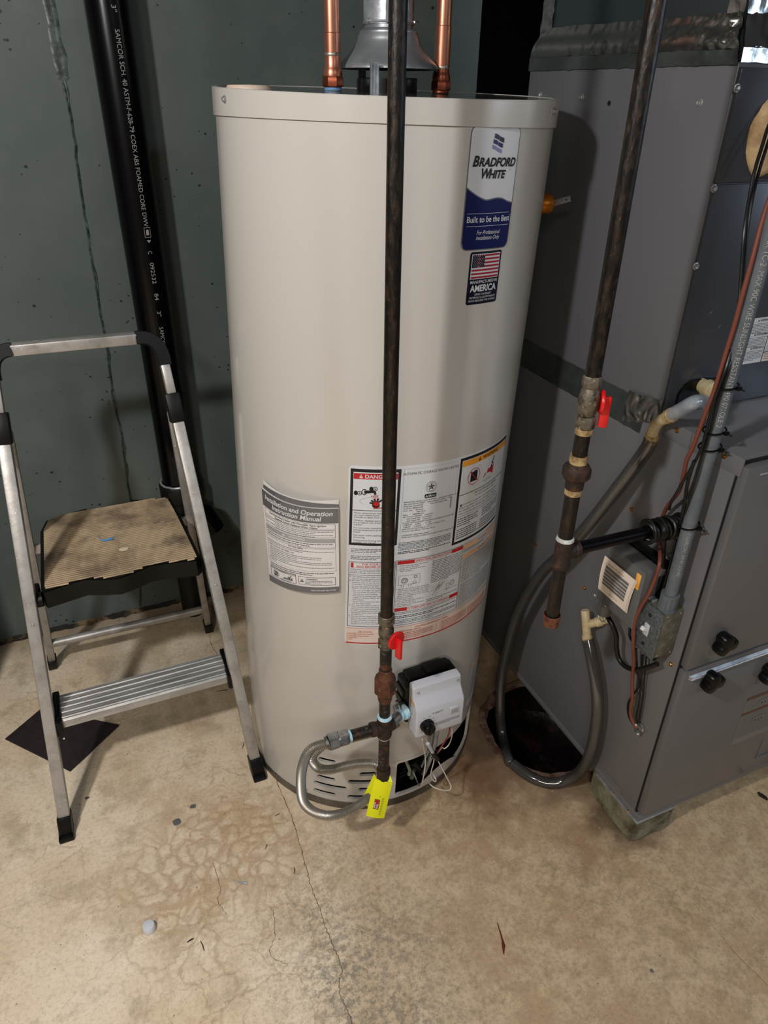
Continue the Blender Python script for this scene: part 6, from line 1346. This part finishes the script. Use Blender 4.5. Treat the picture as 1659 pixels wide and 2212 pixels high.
# scraps on the platform
b = MB(); P = spline([on_z(x, y, PZ+.003) for x, y in [(212, 1157), (216, 1165), (226, 1168), (244, 1163)]], 6); vs = []
for i, p in enumerate(P): w_ = .0012+.0028*i/len(P); vs += [p+Vector((0, w_, .0005)), p+Vector((0, -w_, 0))]
b.add(vs, [(2*i, 2*i+1, 2*i+3, 2*i+2) for i in range(len(P)-1)]); b.add([Vector(v)+Vector((0, 0, .0008)) for v in vs], [(2*i, 2*i+2, 2*i+3, 2*i+1) for i in range(len(P)-1)]); solo('tape_scrap', b, 'tapebit', 'small curled scrap of light blue tape on the step ladder platform', 'scrap', loc=P[0])
p = on_z(268, 1187, PZ+.0016); b = MB(); bmv = bmesh.new(); bmesh.ops.create_icosphere(bmv, subdivisions=3, radius=1)
for v in bmv.verts: v.co = Vector((v.co.x*.010, v.co.y*.008, (v.co.z+1)*.0016))*(1+.3*mnoise.noise(v.co*2)); v.co += p
bmv.verts.index_update(); b.add([v.co for v in bmv.verts], [[v.index for v in f.verts] for f in bmv.faces]); bmv.free(); solo('dried_compound_dab', b, 'mortar', 'cream dab of dried compound on the step ladder platform', 'scrap', loc=p)

# ================================================================== on the floor
q = [on_z(x, y, .0) for x, y in [(12, 1598), (90, 1530), (258, 1570), (152, 1668)]]
b = MB(); up_ = [Vector((p.x, p.y, z)) for p, z in zip(q, (.004, .001, .007, .005))]
b.add([p-Vector((0, 0, min(p.z, .0035))) for p in up_]+up_, [(0, 1, 2, 3), (7, 6, 5, 4), (0, 4, 5, 1), (1, 5, 6, 2), (2, 6, 7, 3), (3, 7, 4, 0)], 0, False); solo('floor_tile', b, 'tilemat', 'dark brown square board lying on the floor under the step ladder', 'board', loc=q[0])
def blob(name, px, py, sx, sy, sz, mat, label, cat, rot=0, seed=0, group=None, z=0):
    p = on_z(px, py, 0); p.z = z; bmv = bmesh.new(); bmesh.ops.create_icosphere(bmv, subdivisions=2, radius=1); cr_, sr_ = math.cos(rot), math.sin(rot)
    for v in bmv.verts:
        k = 1+.35*mnoise.noise(v.co*1.5+Vector((seed, 0, 0))); x, y, z_ = v.co.x*sx*k, v.co.y*sy*k, (v.co.z+1)*sz*.5
        v.co = Vector((p.x+x*cr_-y*sr_, p.y+x*sr_+y*cr_, p.z+z_))
    bmv.verts.index_update(); b = MB(); b.add([v.co for v in bmv.verts], [[v.index for v in f.verts] for f in bmv.faces]); bmv.free()
    return solo(name, b, mat, label, cat, group, loc=p)
b = MB(); p = on_z(323, 2008, 0); b.lathe([(.0115, 0), (.0122, .003), (.0120, .012), (.0105, .016), (.004, .0175), (0, .0176)], p, n=28); solo('plastic_cap', b, 'cap', 'small translucent white plastic cap on the bare floor at lower left', 'cap', loc=p)
b = MB(); P = [on_z(x, y, .001) for x, y in [(1074, 1994), (1080, 2012), (1085, 2030), (1088, 2044), (1088, 2062)]]; ws = (.0004, .0013, .0018, .0038, .0004); vs = []
for p, w_ in zip(P, ws): vs += [p+Vector((w_, 0, 0)), p+Vector((0, 0, .0022)), p-Vector((w_, 0, 0))]
b.add(vs, [(i*3+k, i*3+k+1, i*3+k+4, i*3+k+3) for i in range(4) for k in range(2)]+[(i*3+2, i*3, i*3+3, i*3+5) for i in range(4)], 0, False); solo('rust_shard', b, 'rustshard', 'long thin red-brown shard on the floor in front of the heater', 'shard', loc=P[0])
b = MB(); p0_, p1_ = on_z(505, 1904, .004), on_z(534, 1908, .004); b.tube([p0_, p0_.lerp(p1_, .5), p0_.lerp(p1_, .55), p1_], [.001, .0016, .0028, .0032], 12); solo('wall_anchor', b, 'clearclean', 'clear plastic wall anchor lying on the floor left of the crack', 'wall anchor', loc=p0_)
for (x0_, y0_, x1_, y1_, lb) in ((404, 2036, 418, 2027, 'short thick dark splinter on the floor right of the white cap'), (433, 2033, 441, 2054, 'thin bent dark twig on the floor beside the short splinter'), (636, 1874, 636, 1887, 'thin upright dark twig on the floor just left of the crack'), (573, 1833, 577, 1824, 'tiny dark twig on the floor below the ladder foot'), (467, 1494, 494, 1490, 'dark twig on the floor behind the lower ladder step'), (523, 1618, 527, 1602, 'dark twig on the floor inside the right ladder rail'), (595, 1762, 604, 1758, 'small dark twig on the floor left of the steel hose')):
    p0_, p1_ = on_z(x0_, y0_, .0016), on_z(x1_, y1_, .0016); mm_ = p0_.lerp(p1_, .5)+Vector((.0008, .0006, .0003)); b = MB(); th = .0014 if 'thick' in lb else .0008; b.tube([p0_, mm_, p1_], [th*.5, th, th*.6], 7); solo('twig', b, 'twig', lb, 'twig', loc=p0_)
blob('pebble', 140, 1600, .003, .003, .005, 'mortar', 'tiny white pebble on the dark brown board', 'pebble', z=.005)
blob('pebble', 258, 1561, .003, .003, .004, 'mortar', 'tiny white pebble at the right corner of the brown board', 'pebble', seed=2)
blob('paint_chip', 370, 1614, .006, .002, .002, 'mortar', 'slim pale chip on the floor in the ladder shadow', 'chip', rot=.2)
blob('paint_chip', 1408, 2098, .0035, .003, .0025, 'grayink', 'small grey-black chip on the bare floor at lower right', 'chip')
blob('paint_chip', 382, 1776, .010, .009, .0010, 'grayink', 'lower grey speckled paint blot on the floor right of the ladder foot', 'paint spot', seed=3)
blob('paint_chip', 417, 1742, .007, .006, .0010, 'grayink', 'upper grey paint blot on the floor right of the ladder foot', 'paint spot', seed=5)
blob('paint_chip', 188, 1724, .005, .004, .0010, 'grayink', 'grey paint blot on the floor close beside the left ladder rail', 'paint spot', seed=6)
M['debris'] = mk('dark_floor_debris', (40, 28, 20), .9)
blob('rust_flake', 1647, 1720, .006, .014, .002, 'debris', 'dark brown flake on the floor in front of the furnace, far right', 'flake', rot=.2, seed=7)

for o_ in list(bpy.data.objects):
    if '_o' in o_: del o_['_o']
